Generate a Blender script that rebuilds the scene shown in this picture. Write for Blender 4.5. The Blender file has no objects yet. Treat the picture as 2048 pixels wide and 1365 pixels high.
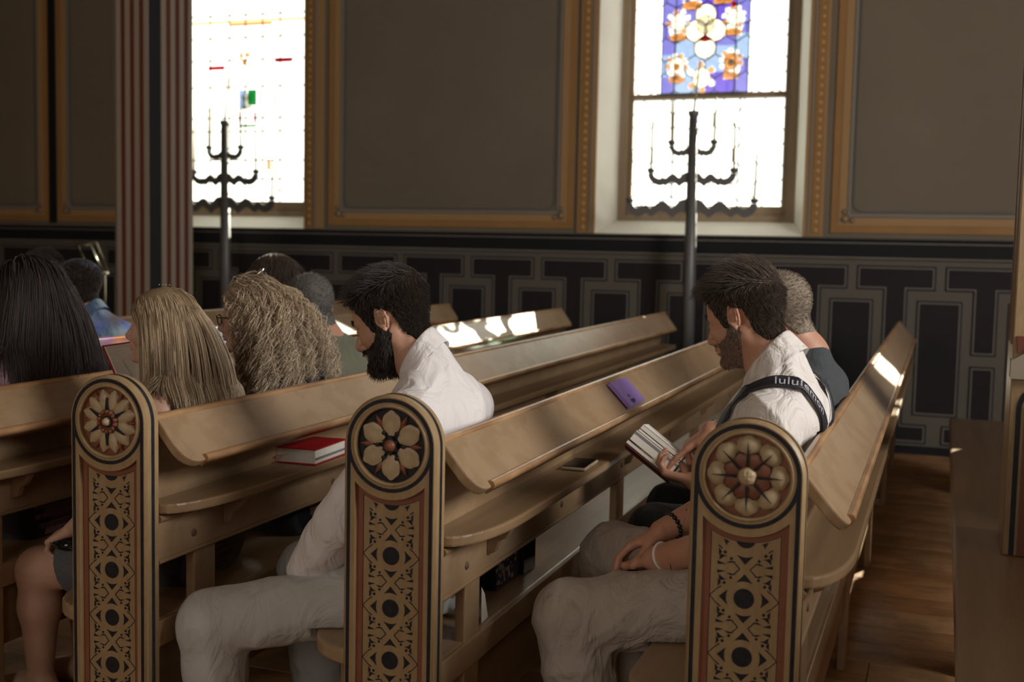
import bpy, bmesh, math, random
import numpy as np
from mathutils import Vector, Matrix, geometry
R = math.radians
random.seed(7); rng = np.random.default_rng(11)
scene = bpy.context.scene
C = scene.collection

# ------------------------------------------------------------------ camera
YAW, PITCH, ROLL = R(20.1), R(4.63), R(1.17)
cam_d = bpy.data.cameras.new('camera'); cam = bpy.data.objects.new('camera', cam_d); C.objects.link(cam)
cam_d.sensor_width = 36.0; cam_d.lens = 2350.0 / 2048.0 * 36.0
fw = Vector((-math.sin(YAW) * math.cos(PITCH), math.cos(YAW) * math.cos(PITCH), -math.sin(PITCH)))
rt = Vector((math.cos(YAW), math.sin(YAW), 0)); up = rt.cross(fw)
rt2 = rt * math.cos(ROLL) + up * math.sin(ROLL); up2 = rt2.cross(fw)
mw = Matrix.Identity(4)
for i in range(3):
    mw[i][0] = rt2[i]; mw[i][1] = up2[i]; mw[i][2] = -fw[i]
mw.translation = Vector((0, 0, 1.44)); cam.matrix_world = mw
cam_d.dof.use_dof = True; cam_d.dof.focus_distance = 3.2; cam_d.dof.aperture_fstop = 3.0
cam_d.clip_start = 0.05
scene.camera = cam

# ------------------------------------------------------------------ light
SUN_DIR = Vector((0.4, 1.0, 0.50)).normalized()       # towards the sun
w = bpy.data.worlds.new('sky'); scene.world = w; w.use_nodes = True
bg = w.node_tree.nodes['Background']; bg.inputs[0].default_value = (0.93, 0.98, 1.0, 1); bg.inputs[1].default_value = 2.8
sd = bpy.data.lights.new('sun', 'SUN'); sd.energy = 60.0; sd.angle = R(0.55); sd.color = (1.0, 0.93, 0.82)
sun = bpy.data.objects.new('sun', sd); C.objects.link(sun); sun.location = (6, 14, 9)
sun.rotation_euler = SUN_DIR.to_track_quat('Z', 'Y').to_euler()

def area(name, loc, direction, sx, sy, energy, col, portal=False):
    d = bpy.data.lights.new(name, 'AREA'); d.shape = 'RECTANGLE'; d.size = sx; d.size_y = sy
    d.energy = energy; d.color = col
    if portal: d.cycles.is_portal = True
    o = bpy.data.objects.new(name, d); C.objects.link(o); o.location = loc
    o.rotation_euler = (-Vector(direction)).to_track_quat('Z', 'Y').to_euler()
    return o
# daylight of the windows on the other sides of the church (behind and beside the camera)
area('south_window_light', (-4.5, -5.6, 3.4), (0, 1, -0.12), 1.6, 3.2, 75, (1.0, 0.90, 0.78))
area('south_window_light', (0.5, -5.6, 3.4), (0, 1, -0.12), 1.6, 3.2, 65, (1.0, 0.90, 0.78))
area('east_window_light', (4.7, 2.6, 3.2), (-1, 0.05, -0.36), 2.4, 2.8, 430, (1.0, 0.965, 0.92))
for wx, ww in ((-6.0, 1.6), (-1.8, 1.6), (1.35, 0.66)):
    area('sky_portal', (wx, 9.42, 2.95), (0, -1, 0), ww, 2.8, 1, (1, 1, 1), portal=True)

vs = scene.view_settings; vs.view_transform = 'Standard'; vs.look = 'None'; vs.gamma = 1.0
vs.exposure = 0.0; vs.use_curve_mapping = False
scene.cycles.use_denoising = True
scene.cycles.max_bounces = 8; scene.cycles.diffuse_bounces = 4; scene.cycles.transparent_max_bounces = 12
scene.cycles.sample_clamp_indirect = 6.0
scene.cycles.caustics_reflective = False; scene.cycles.caustics_refractive = False

# ------------------------------------------------------------------ helpers
def tag(o, label=None, cat=None, group=None, kind=None):
    if label: o['label'] = label
    if cat: o['category'] = cat
    if group: o['group'] = group
    if kind: o['kind'] = kind
    return o

def empty(name, loc=(0, 0, 0), rz=0.0, label=None, cat=None, group=None):
    o = bpy.data.objects.new(name, None); C.objects.link(o)
    o.location = loc; o.rotation_euler = (0, 0, rz); o.empty_display_size = 0.1
    return tag(o, label, cat, group)

def link(name, me, parent=None, loc=None):
    o = bpy.data.objects.new(name, me); C.objects.link(o)
    if parent is not None: o.parent = parent
    if loc is not None: o.location = loc
    return o

class MB:
    """collects faces with material slots and links them as one mesh"""
    def __init__(s): s.v = []; s.f = []; s.m = []; s.sm = []
    def add(s, vs_, fs, mi=0, smooth=False):
        b = len(s.v); s.v += [tuple(p) for p in vs_]
        for f in fs: s.f.append(tuple(b + i for i in f)); s.m.append(mi); s.sm.append(smooth)
        return s
    def box(s, lo, hi, mi=0, bev=0.0, M=None):
        x0, y0, z0 = lo; x1, y1, z1 = hi
        if bev <= 0:
            v = [(x, y, z) for x in (x0, x1) for y in (y0, y1) for z in (z0, z1)]
            f = [(0, 1, 3, 2), (4, 6, 7, 5), (0, 4, 5, 1), (2, 3, 7, 6), (0, 2, 6, 4), (1, 5, 7, 3)]
        else:
            bm = bmesh.new(); bmesh.ops.create_cube(bm, size=1)
            for q in bm.verts:
                q.co = Vector(((x0 + x1) / 2 + q.co.x * (x1 - x0), (y0 + y1) / 2 + q.co.y * (y1 - y0), (z0 + z1) / 2 + q.co.z * (z1 - z0)))
            bmesh.ops.bevel(bm, geom=bm.edges[:], offset=bev, segments=2, profile=0.5, affect='EDGES')
            v = [q.co.copy() for q in bm.verts]; f = [[q.index for q in p.verts] for p in bm.faces]; bm.free()
        if M is not None: v = [M @ Vector(p) for p in v]
        return s.add(v, f, mi)
    def tube(s, pts, rad, mi=0, seg=10, caps=True, smooth=True, flat=1.0):
        pts = [Vector(p) for p in pts]; n = len(pts)
        rr = rad if hasattr(rad, '__len__') else [rad] * n
        vs_ = []; ref = None
        for i, p in enumerate(pts):
            d = (pts[min(i + 1, n - 1)] - pts[max(i - 1, 0)]).normalized()
            if ref is None:
                ref = Vector((0, 0, 1)) if abs(d.z) < 0.9 else Vector((0, 1, 0))
            a = d.cross(ref).normalized(); b = a.cross(d); ref = b
            for k in range(seg):
                t = 2 * math.pi * k / seg
                vs_.append(p + a * (math.cos(t) * rr[i]) + b * (math.sin(t) * rr[i] * flat))
        fs = []
        for i in range(n - 1):
            for k in range(seg):
                fs.append((i * seg + k, i * seg + (k + 1) % seg, (i + 1) * seg + (k + 1) % seg, (i + 1) * seg + k))
        if caps:
            fs.append(tuple(range(seg))[::-1]); fs.append(tuple((n - 1) * seg + k for k in range(seg)))
        return s.add(vs_, fs, mi, smooth)
    def lathe(s, prof, mi=0, seg=20, M=None, smooth=True):
        """profile of (radius, height) about local Z"""
        vs_ = []
        for r_, z_ in prof:
            for k in range(seg):
                t = 2 * math.pi * k / seg; vs_.append(Vector((r_ * math.cos(t), r_ * math.sin(t), z_)))
        if M is not None: vs_ = [M @ p for p in vs_]
        fs = [(i * seg + k, i * seg + (k + 1) % seg, (i + 1) * seg + (k + 1) % seg, (i + 1) * seg + k) for i in range(len(prof) - 1) for k in range(seg)]
        return s.add(vs_, fs, mi, smooth)
    def prism(s, loops, a0, a1, fn, mi=0, back=True):
        """plate with optional holes; loops of 2D points; fn(u, v, a) -> 3D"""
        tri = geometry.tessellate_polygon([[Vector((p[0], p[1], 0)) for p in l] for l in loops])
        flat = [p for l in loops for p in l]; n = len(flat)
        vs_ = [fn(p[0], p[1], a0) for p in flat] + [fn(p[0], p[1], a1) for p in flat]
        fs = [tuple(t) for t in tri]
        if back: fs += [tuple(n + i for i in t[::-1]) for t in tri]
        b = 0
        for l in loops:
            m = len(l)
            for i in range(m): fs.append((b + i, b + (i + 1) % m, n + b + (i + 1) % m, n + b + i))
            b += m
        return s.add(vs_, fs, mi)
    def extrude(s, prof, y0, y1, mi=0, smooth=False):
        """closed (x, z) profile swept along Y"""
        n = len(prof)
        vs_ = [(p[0], y0, p[1]) for p in prof] + [(p[0], y1, p[1]) for p in prof]
        fs = [(i, (i + 1) % n, n + (i + 1) % n, n + i) for i in range(n)]
        s.add(vs_, fs, mi, smooth)
        return s.add(vs_, [tuple(range(n))[::-1], tuple(range(n, 2 * n))], mi)
    def mesh(s, name, mats, fix=True):
        me = bpy.data.meshes.new(name); me.from_pydata(s.v, [], s.f)
        for m in mats: me.materials.append(m)
        me.polygons.foreach_set('material_index', s.m); me.polygons.foreach_set('use_smooth', s.sm)
        if fix:
            bm = bmesh.new(); bm.from_mesh(me); bmesh.ops.recalc_face_normals(bm, faces=bm.faces[:]); bm.to_mesh(me); bm.free()
        me.update(); return me
    def build(s, name, mats, parent=None, loc=None):
        if not isinstance(mats, (list, tuple)): mats = [mats]
        return link(name, s.mesh(name, mats), parent, loc)

# ------------------------------------------------------------------ materials
MAT = {}
def mat(name, col, rough=0.6, metal=0.0, noise=None, bump=None, coat=0.0, spec=None, sss=0.0, trans=None):
    """noise=(scale xyz, colour2, amount, detail)   bump=(scale xyz, strength, distance)"""
    m = bpy.data.materials.new(name); m.use_nodes = True; nt = m.node_tree; N = nt.nodes; L = nt.links
    b = N['Principled BSDF']; b.inputs['Base Color'].default_value = (*col, 1); b.inputs['Roughness'].default_value = rough
    b.inputs['Metallic'].default_value = metal
    if coat: b.inputs['Coat Weight'].default_value = coat; b.inputs['Coat Roughness'].default_value = 0.18
    if spec is not None: b.inputs['Specular IOR Level'].default_value = spec
    if sss: b.inputs['Subsurface Weight'].default_value = sss; b.inputs['Subsurface Radius'].default_value = (0.012, 0.005, 0.003); b.inputs['Subsurface Scale'].default_value = 1.0
    tc = N.new('ShaderNodeTexCoord')
    def nz(sc, det=5.0, rgh=0.6):
        mp = N.new('ShaderNodeMapping'); mp.inputs['Scale'].default_value = sc; L.new(tc.outputs['Object'], mp.inputs[0])
        t = N.new('ShaderNodeTexNoise'); t.inputs['Scale'].default_value = 1.0; t.inputs['Detail'].default_value = det; t.inputs['Roughness'].default_value = rgh
        L.new(mp.outputs[0], t.inputs['Vector']); return t
    last = None
    for q in (noise or []):
        t = nz(q[0], 5.0); r_ = N.new('ShaderNodeValToRGB'); r_.color_ramp.elements[0].position = 0.5 - q[3] ; r_.color_ramp.elements[1].position = 0.5 + q[3]
        L.new(t.outputs['Fac'], r_.inputs[0])
        mu = N.new('ShaderNodeMath'); mu.operation = 'MULTIPLY'; mu.inputs[1].default_value = q[2]; L.new(r_.outputs[0], mu.inputs[0])
        mx = N.new('ShaderNodeMix'); mx.data_type = 'RGBA'; L.new(mu.outputs[0], mx.inputs[0])
        if last is None: mx.inputs[6].default_value = (*col, 1)
        else: L.new(last, mx.inputs[6])
        mx.inputs[7].default_value = (*q[1], 1); last = mx.outputs[2]
    if last is not None: L.new(last, b.inputs['Base Color'])
    if bump:
        t = nz(bump[0], 4.0, 0.55); bu = N.new('ShaderNodeBump'); bu.inputs['Strength'].default_value = bump[1]; bu.inputs['Distance'].default_value = bump[2]
        L.new(t.outputs['Fac'], bu.inputs['Height']); L.new(bu.outputs[0], b.inputs['Normal'])
    MAT[name] = m; return m

def pane_mat(name, col, haze=0.25):
    """stained or clear antique glass: lets tinted light through, slightly milky"""
    m = bpy.data.materials.new(name); m.use_nodes = True; nt = m.node_tree; N = nt.nodes; L = nt.links
    N.remove(N['Principled BSDF']); out = N['Material Output']
    tr = N.new('ShaderNodeBsdfTransparent'); tl = N.new('ShaderNodeBsdfTranslucent'); gl = N.new('ShaderNodeBsdfGlossy')
    tr.inputs[0].default_value = (*col, 1); tl.inputs[0].default_value = (*col, 1); gl.inputs['Roughness'].default_value = 0.1
    a = N.new('ShaderNodeMixShader'); a.inputs[0].default_value = haze; L.new(tr.outputs[0], a.inputs[1]); L.new(tl.outputs[0], a.inputs[2])
    b = N.new('ShaderNodeMixShader'); b.inputs[0].default_value = 0.04; L.new(a.outputs[0], b.inputs[1]); L.new(gl.outputs[0], b.inputs[2])
    L.new(b.outputs[0], out.inputs[0]); MAT[name] = m; return m

wood = mat('pew_wood', (0.345, 0.236, 0.142), 0.33, coat=0.25,
           noise=[((60, 1.2, 60), (0.32, 0.20, 0.10), 0.5, 0.2), ((3, 0.8, 3), (0.395, 0.275, 0.165), 0.6, 0.25), ((9, 7, 9), (0.24, 0.14, 0.065), 0.35, 0.04)],
           bump=((60, 4, 60), 0.10, 0.002))
wood2 = mat('pew_wood_dark', (0.30, 0.195, 0.105), 0.4, coat=0.15, noise=[((24, 1.5, 24), (0.20, 0.125, 0.065), 0.7, 0.16)], bump=((60, 4, 60), 0.10, 0.002))
worn = mat('worn_edge_wood', (0.46, 0.27, 0.13), 0.33, coat=0.3, noise=[((14, 5, 14), (0.26, 0.13, 0.06), 0.85, 0.12)])
seatw = mat('seat_wood', (0.42, 0.30, 0.185), 0.34, coat=0.2, noise=[((18, 1.2, 18), (0.28, 0.18, 0.09), 0.7, 0.16)], bump=((50, 3, 50), 0.06, 0.002))
plugm = mat('plug_wood', (0.12, 0.07, 0.04), 0.6)
beige = mat('painted_beige', (0.36, 0.245, 0.125), 0.42, coat=0.1, noise=[((9, 9, 9), (0.42, 0.295, 0.16), 0.6, 0.14), ((70, 70, 20), (0.30, 0.195, 0.095), 0.5, 0.08)], bump=((90, 90, 90), 0.08, 0.001))
navy = mat('painted_navy', (0.012, 0.014, 0.020), 0.45, noise=[((60, 60, 60), (0.03, 0.03, 0.035), 0.4, 0.05)], spec=0.3)
terra = mat('painted_terracotta', (0.215, 0.072, 0.036), 0.45, noise=[((14, 14, 14), (0.28, 0.105, 0.055), 0.5, 0.14)])
cream = mat('carved_cream', (0.55, 0.43, 0.27), 0.42, noise=[((50, 50, 50), (0.40, 0.28, 0.155), 0.6, 0.12)], bump=((120, 120, 120), 0.12, 0.001))
plaster = mat('painted_plaster', (0.185, 0.152, 0.108), 0.75, noise=[((1.1, 1.1, 1.1), (0.150, 0.120, 0.082), 0.7, 0.2)], bump=((140, 140, 140), 0.25, 0.002))
ochre = mat('ochre_border', (0.34, 0.175, 0.055), 0.6, noise=[((3, 3, 3), (0.27, 0.135, 0.04), 0.6, 0.15)])
ochre2 = mat('ochre_pale', (0.37, 0.22, 0.095), 0.6)
greyl = mat('grey_line', (0.12, 0.118, 0.115), 0.6)
greyp = mat('grey_pale_line', (0.22, 0.20, 0.17), 0.6)
black = mat('wall_black', (0.010, 0.010, 0.012), 0.6, spec=0.25)
blackp = mat('panel_black', (0.013, 0.012, 0.014), 0.6, spec=0.25, noise=[((2, 2, 2), (0.022, 0.018, 0.018), 0.7, 0.2)])
wains = mat('wainscot_frame', (0.105, 0.092, 0.072), 0.6, noise=[((4, 4, 1.5), (0.10, 0.088, 0.072), 0.7, 0.15)])
wline = mat('painted_pale_line', (0.20, 0.18, 0.155), 0.6, noise=[((5, 5, 5), (0.16, 0.145, 0.13), 0.8, 0.2)])
reveal = mat('window_reveal', (0.74, 0.71, 0.64), 0.7, noise=[((4, 4, 4), (0.66, 0.62, 0.54), 0.6, 0.2)])
sash = mat('window_wood', (0.36, 0.27, 0.175), 0.5, noise=[((14, 14, 3), (0.28, 0.20, 0.125), 0.6, 0.15)])
lead = mat('lead_came', (0.30, 0.26, 0.19), 0.5, 0.3)
floorm = [mat('floor_board_%s' % n, c, 0.62, spec=.2, noise=[((1.6, 22, 22), d, 0.85, 0.14), ((5, 5, 5), (0.10, 0.05, 0.025), 0.5, 0.06), ((1.2, 6, 6), (0.42, 0.26, 0.13), 0.5, 0.12)], bump=((3, 70, 70), 0.2, 0.003))
          for n, c, d in (('warm', (0.46, 0.25, 0.11), (0.28, 0.14, 0.058)), ('mid', (0.42, 0.22, 0.094), (0.25, 0.118, 0.048)), ('pale', (0.52, 0.30, 0.145), (0.33, 0.17, 0.074)))]
iron = mat('grey_iron', (0.15, 0.147, 0.142), 0.45, 0.35, noise=[((12, 12, 3), (0.13, 0.13, 0.14), 0.5, 0.2)])
wax = mat('candle_wax', (0.50, 0.38, 0.20), 0.6)
brass = mat('brass', (0.50, 0.47, 0.36), 0.25, 1.0)
steel = mat('steel', (0.6, 0.58, 0.55), 0.25, 1.0)
paper = mat('paper', (0.82, 0.79, 0.72), 0.8, noise=[((30, 30, 220), (0.70, 0.66, 0.58), 0.5, 0.1)])
redc = mat('red_cover', (0.42, 0.012, 0.015), 0.5)
darkred = mat('dark_red_cover', (0.16, 0.02, 0.02), 0.5)
greybar = mat('grey_print', (0.22, 0.23, 0.24), 0.7)
mint = mat('mint_cover', (0.22, 0.55, 0.40), 0.5)
purple = mat('purple_cover', (0.30, 0.19, 0.55), 0.45)
purpled = mat('purple_print_dark', (0.02, 0.015, 0.04), 0.5)
purplel = mat('purple_print_pale', (0.36, 0.26, 0.62), 0.5)
phoneg = mat('phone_glass', (0.008, 0.008, 0.009), 0.08)
phonec = mat('phone_case', (0.42, 0.33, 0.23), 0.35)
bagm = mat('bag_navy', (0.014, 0.016, 0.075), 0.45)
bags = mat('bag_print', (0.50, 0.53, 0.62), 0.5)
b_blue = pane_mat('blue_sheet', (0.096, 0.088, 0.306), 0.1)
b_blue2 = pane_mat('pale_blue_sheet', (0.160, 0.219, 0.365), 0.1)
b_violet = pane_mat('violet_sheet', (0.064, 0.038, 0.292), 0.1)
g_clear = pane_mat('clear_glass', (0.672, 0.685, 0.655), 0.15)
g_blue = pane_mat('blue_glass', (0.290, 0.273, 0.529), 0.1)
g_blue2 = pane_mat('pale_blue_glass', (0.384, 0.444, 0.589), 0.1)
g_violet = pane_mat('violet_glass', (0.231, 0.171, 0.529), 0.1)
g_red = pane_mat('red_glass', (0.427, 0.026, 0.085), 0.1)
g_amber = pane_mat('amber_glass', (0.598, 0.384, 0.213), 0.1)
g_white = pane_mat('white_glass', (0.72, 0.70, 0.63), 0.2)
g_green = pane_mat('green_glass', (0.051, 0.290, 0.128), 0.1)
g_navy = pane_mat('deep_blue_glass', (0.085, 0.102, 0.324), 0.1)
# ------------------------------------------------------------------ the room
YW, YG = 8.95, 9.25          # inner face of the window wall, plane of the glass
ZT = 5.2
root_floor = tag(empty('floor'), kind='structure')
bm_ = MB(); bm_.box((-10.5, -6.0, -0.12), (5.0, YW + 0.02, -0.03)); sub = bm_.build('subfloor', [floorm[1]], root_floor)
pitch = 0.222; PL = []
for k in range(3):
    L_ = (3.1, 2.6, 3.6)[k]
    m_ = MB().box((0, 0.0015, -0.03), (L_ - 0.003, pitch - 0.0025, 0.0), bev=0.0018); PL.append((L_, m_.mesh('plank', [floorm[k]])))
y = -0.2; r_i = 0
while y < YW - 0.02:
    x = -10.4 - random.random() * 1.5
    while x < 4.0:
        L_, me = PL[random.randrange(3)]
        if x + L_ < 5.2:
            o = link('plank', me, root_floor, (x, y, random.uniform(-0.0012, 0.0006)))
        x += L_
    y += pitch

# wall with openings at the three windows
WX = [(-6.8, -5.2), (-2.6, -1.0), (1.02, 1.68)]; Z0, Z1 = 1.55, 4.35  # third opening is out of view, kept narrow to limit its sun patches
wall = MB()
xs = [-10.6] + [v for p in WX for v in p] + [5.2]
for i in range(0, len(xs), 2): wall.box((xs[i], YW, 0), (xs[i + 1], YW + 0.55, ZT))
for a, b in WX: wall.box((a, YW, 0), (b, YW + 0.55, Z0 - 0.02)); wall.box((a, YW, Z1), (b, YW + 0.55, ZT))
wall.box((WX[2][0], YW, 3.22), (WX[2][1], YW + 0.55, Z1)); wall.box((WX[2][0], YW + .34, Z0 - .02), (WX[2][1], YW + 0.55, 1.90))  # unseen blocks added in the third opening to cut off stray sunlight
wall_back = tag(wall.build('wall_back', plaster), kind='structure')
tag(MB().box((-10.7, -6.2, 0), (-10.5, YW + 0.5, ZT)).build('wall_left', plaster), kind='structure')
tag(MB().box((5.0, -6.2, 0), (5.2, YW + 0.5, ZT)).build('wall_right', plaster), kind='structure')
tag(MB().box((-10.7, -6.3, 0), (5.2, -6.1, ZT)).build('wall_front', plaster), kind='structure')
tag(MB().box((-10.7, -6.3, ZT), (5.2, YW + 0.6, ZT + 0.2)).build('ceiling', mat('ceiling_boards', (0.26, 0.19, 0.12), 0.6, noise=[((1, 12, 12), (0.2, 0.14, 0.09), 0.6, 0.2)])), kind='structure')

def frame_strip(mb, x0, x1, z0, z1, t, y0, y1, mi=0, r=0.0, top=False):
    """rectangular band following a panel, open or closed at the top, with optional notched corners"""
    def loop(i):
        a, b, c, d = x0 + i, x1 - i, z0 + i, z1 - i
        if r <= 0: return [(a, c), (b, c), (b, d), (a, d)]
        q = max(r - i * 0.4, 0.01); pts = []
        for cx, cz, s0 in ((a + q, c + q, 180), (b - q, c + q, 270), (b - q, d - q, 0), (a + q, d - q, 90)):
            for k in range(6):
                t_ = R(s0 + 18 * k); pts.append((cx + q * math.cos(t_), cz + q * math.sin(t_)))
        return pts
    mb.prism([loop(0), loop(t)[::-1]], y0, y1, lambda u, v, a: (u, a, v), mi)

# painted field panels between the windows: each one a part of the wall
def field_panel(x0, x1):
    z0, z1 = 1.585, 4.7
    m = MB()
    frame_strip(m, x0, x1, z0, z1, 0.055, YW - 0.012, YW, 0)
    frame_strip(m, x0 + 0.055, x1 - 0.055, z0 + 0.055, z1 - 0.055, 0.055, YW - 0.016, YW, 1)
    frame_strip(m, x0 + 0.115, x1 - 0.115, z0 + 0.115, z1 - 0.115, 0.022, YW - 0.010, YW, 2)
    frame_strip(m, x0 + 0.150, x1 - 0.150, z0 + 0.150, z1 - 0.150, 0.010, YW - 0.008, YW, 3, 0.07)
    p = m.build('border_frame', [ochre, ochre2, greyp, greyl], wall_back)
    for cx in (x0 + 0.10, x1 - 0.10):                              # small painted corner scrolls
        s = MB(); sg = 1 if cx < (x0 + x1) / 2 else -1
        for q, (du, dv, rr) in enumerate(((0, 0, 0.022), (0.05 * sg, -0.012, 0.014), (-0.006 * sg, 0.052, 0.014))):
            M = Matrix.Translation((cx + du, YW - 0.018, z0 + 0.10 + dv)) @ Matrix.Rotation(R(90), 4, 'X')
            s.lathe([(0.0001, 0.008), (rr * 0.5, 0.007), (rr, 0.0), (rr, -0.01)], 0, 14, M)
            s.lathe([(rr * 1.15, 0.004), (rr * 1.3, 0.006), (rr * 1.45, 0.0)], 1, 14, M)
        s.build('corner_scroll', [ochre2, greyl], p)
for x0, x1 in ((-8.9, -7.94), (-7.84, -6.98), (-4.97, -2.78), (-0.80, 0.86)): field_panel(x0, x1)
MB().box((-7.925, YW - 0.02, 1.57), (-7.86, YW, 4.75)).build('dark_divider', [black], wall_back)

# ornament bands beside each window: orange bead strip between pale lines
def ornament(x0, x1, inner):
    m = MB(); wv = x1 - x0
    m.box((x0, YW - 0.02, 1.555), (x1, YW, 4.6), 0)
    a, b = (x0 + 0.02, x0 + 0.085) if inner > 0 else (x1 - 0.085, x1 - 0.02)
    m.box((a, YW - 0.026, 1.57), (b, YW, 4.6), 1)
    c_ = b + 0.012 if inner > 0 else a - 0.027
    m.box((c_, YW - 0.028, 1.57), (c_ + 0.015, YW, 4.6), 2)
    o = m.build('ornament_band', [ochre2, ochre, greyp], wall_back)
    ctr = (a + b) / 2
    bead = MB().lathe([(0.0001, 0.006), (0.010, 0.005), (0.017, 0.0)], 0, 8, Matrix.Translation((0, 0, 0)) @ Matrix.Rotation(R(90), 4, 'X')).mesh('bead', [beadm])
    z = 1.60
    while z < 3.55:
        link('bead', bead, o, (ctr, YW - 0.026, z)); z += 0.062
beadm = mat('gold_bead', (0.48, 0.29, 0.105), 0.6)
ornament(-5.20, -5.02, 1); ornament(-2.745, -2.60, 1); ornament(-1.0, -0.855, -1); ornament(0.87, 1.02, 1)

# wainscot: bands, T panels, tall panels, feet, each panel a part of the wainscot
wc = tag(empty('trim_wainscot'), kind='structure')
MB().box((-10.5, YW - 0.035, 0.0), (5.0, YW - 0.001, 1.40)).build('wainscot_board', [wains], wc)
MB().box((-10.5, YW - 0.05, 1.405), (5.0, YW - 0.001, 1.545)).build('dark_band', [black], wc)
for za, zb, yy in ((1.400, 1.410, 0.062), (1.508, 1.516, 0.058)):
    MB().box((-10.5, YW - yy, za), (5.0, YW - 0.001, zb)).build('pale_line', [wline], wc)
MB().box((-10.5, YW - 0.075, 1.541), (5.0, YW - 0.001, 1.552)).build('top_moulding', [wains], wc)
tag(MB().box((-10.5, YW - 0.07, 0.0), (5.0, YW - 0.036, 0.055)).build('baseboard_back', [black]), kind='structure')
def outline_panel(name, pts, t=0.008):
    """black panel with an inset pale line and a black outline"""
    def inset(P, d):
        n = len(P); out = []
        for i in range(n):
            p0, p1, p2 = Vector(P[i - 1]), Vector(P[i]), Vector(P[(i + 1) % n])
            n1 = Vector((-(p1 - p0).y, (p1 - p0).x)).normalized(); n2 = Vector((-(p2 - p1).y, (p2 - p1).x)).normalized()
            out.append(tuple(p1 + (n1 + n2) * d))
        return out
    m = MB(); fn = lambda u, v, a: (u, a, v)
    m.prism([inset(pts, -0.012)], -0.004, 0.0, fn, 0)
    m.prism([pts, inset(pts, t)[::-1]], -0.010, 0.0, fn, 1)
    m.prism([inset(pts, t)], -0.007, 0.0, fn, 2)
    return m.mesh(name, [black, wline, blackp])
hw, st = 0.26, 0.072
T_ = [(-st, 0.74), (st, 0.74), (st, 1.19), (hw, 1.19), (hw, 1.34), (-hw, 1.34), (-hw, 1.19), (-st, 1.19)]
meT = outline_panel('t_panel', T_)
iT = [(-hw * 0.93, 0.085), (hw * 0.93, 0.085), (hw * 0.93, 0.20), (st, 0.20), (st, 0.64), (-st, 0.64), (-st, 0.20), (-hw * 0.93, 0.20)]
meI = outline_panel('foot_panel', iT)
meB = outline_panel('tall_panel', [(-0.142, 0.29), (0.142, 0.29), (0.142, 1.095), (-0.142, 1.095)])
for k in range(-16, 4):
    cx = -0.325 + 0.6065 * k
    for me, dx in ((meT, 0), (meI, 0), (meB, 0.303)):
        link(me.name, me, wc, (cx + dx, YW - 0.035, 0))

# ---- windows
def window_shell(n, a, b):
    root = tag(empty('window_%d' % n, ((a + b) / 2, YG, Z0)), kind='structure')
    ox, oz = (a + b) / 2, Z0
    W = (b - a) / 2
    m = MB()                                                       # splayed reveals and the sill
    for s in (-1, 1):
        x_o, x_i = s * (W + 0.001), s * (W - 0.140)
        v = [(x_o, YW - YG - 0.001, -0.0), (x_o, YW - YG - 0.001, Z1 - oz), (x_i, 0.09, Z1 - oz), (x_i, 0.09, 0), (x_o + s * 0.01, 0.09, 0), (x_o + s * 0.01, 0.09, Z1 - oz)]
        m.add(v, [(0, 1, 2, 3), (3, 2, 5, 4), (0, 3, 4), (1, 5, 2)])
    m.build('reveal', [reveal], root)
    sl = MB(); sl.prism([[(YW - YG - 0.03, -0.02), (0.09, -0.02), (0.09, 0.118), (0.0, 0.118), (YW - YG - 0.02, 0.004), (YW - YG - 0.03, -0.002)]], -W + 0.0005, W - 0.0005, lambda u, v, a: (a, u, v)); sl.build('sill', [reveal], root)
    fr = MB(); t = 0.05
    for x0, x1 in ((-W + 0.10, -W + 0.165), (W - 0.165, W - 0.10)): fr.box((x0, -0.012, 0.08), (x1, 0.10, Z1 - oz))
    fr.box((-W + 0.10, -0.014, 0.08), (W - 0.10, 0.10, 0.16)); fr.build('outer_frame', [sash], root)
    ca = MB()
    for x0, x1 in ((-W + 0.166, -W + 0.205), (W - 0.205, W - 0.166)): ca.box((x0, 0.018, 0.161), (x1, 0.07, Z1 - oz))
    ca.box((-W + 0.205, 0.018, 0.161), (W - 0.205, 0.07, 0.235))
    ca.build('casement_frame', [sash], root)
    return root, W
def P2(mb, pts, y0, y1, mi=0): return mb.prism([pts], y0, y1, lambda u, v, a: (u, a, v), mi)
def disc(r, n=20, cx=0, cz=0, sx=1, sz=1): return [(cx + r * sx * math.cos(2 * math.pi * k / n), cz + r * sz * math.sin(2 * math.pi * k / n)) for k in range(n)]

roots = []
for n, (a, b) in enumerate(WX): roots.append(window_shell(n + 1, a, b))
# window 2: hexagonal clear panes, a transom bar, the hanging blue stained panel
leadl = mat('pale_lead', (0.10, 0.095, 0.07), 0.6)
def hex_panes(root, W, z_lo, z_hi):
    s = 0.092; w_ = s * math.sqrt(3)
    hexa = [(s * 0.975 * math.sin(R(60 * k)), s * 0.975 * math.cos(R(60 * k))) for k in range(6)][::-1]
    me = MB(); P2(me, hexa, -0.0015, 0.0015); me = me.mesh('hexagonal_pane', [g_clear])
    ld = MB(); inn = W - 0.205; row = 0; z = z_lo - 0.02
    while z < z_hi + s:
        x = -inn - (w_ / 2 if row % 2 else 0)
        while x < inn + w_:
            if abs(x) < inn + w_ * 0.3:
                link('hexagonal_pane', me, root, (x, 0.045, z))
                for k in range(3):
                    p0 = Vector((x + s * math.sin(R(60 * k)), z + s * math.cos(R(60 * k)))); p1 = Vector((x + s * math.sin(R(60 * k + 60)), z + s * math.cos(R(60 * k + 60))))
                    if max(abs(p0.x), abs(p1.x)) < inn + 0.03:
                        ld.tube([(p0.x, 0.045, p0.y), (p1.x, 0.045, p1.y)], 0.0055, 0, 4, False, False)
            x += w_
        z += s * 1.5; row += 1
    tag(ld.build('lead_lattice', [leadl], root), kind='stuff')

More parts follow.
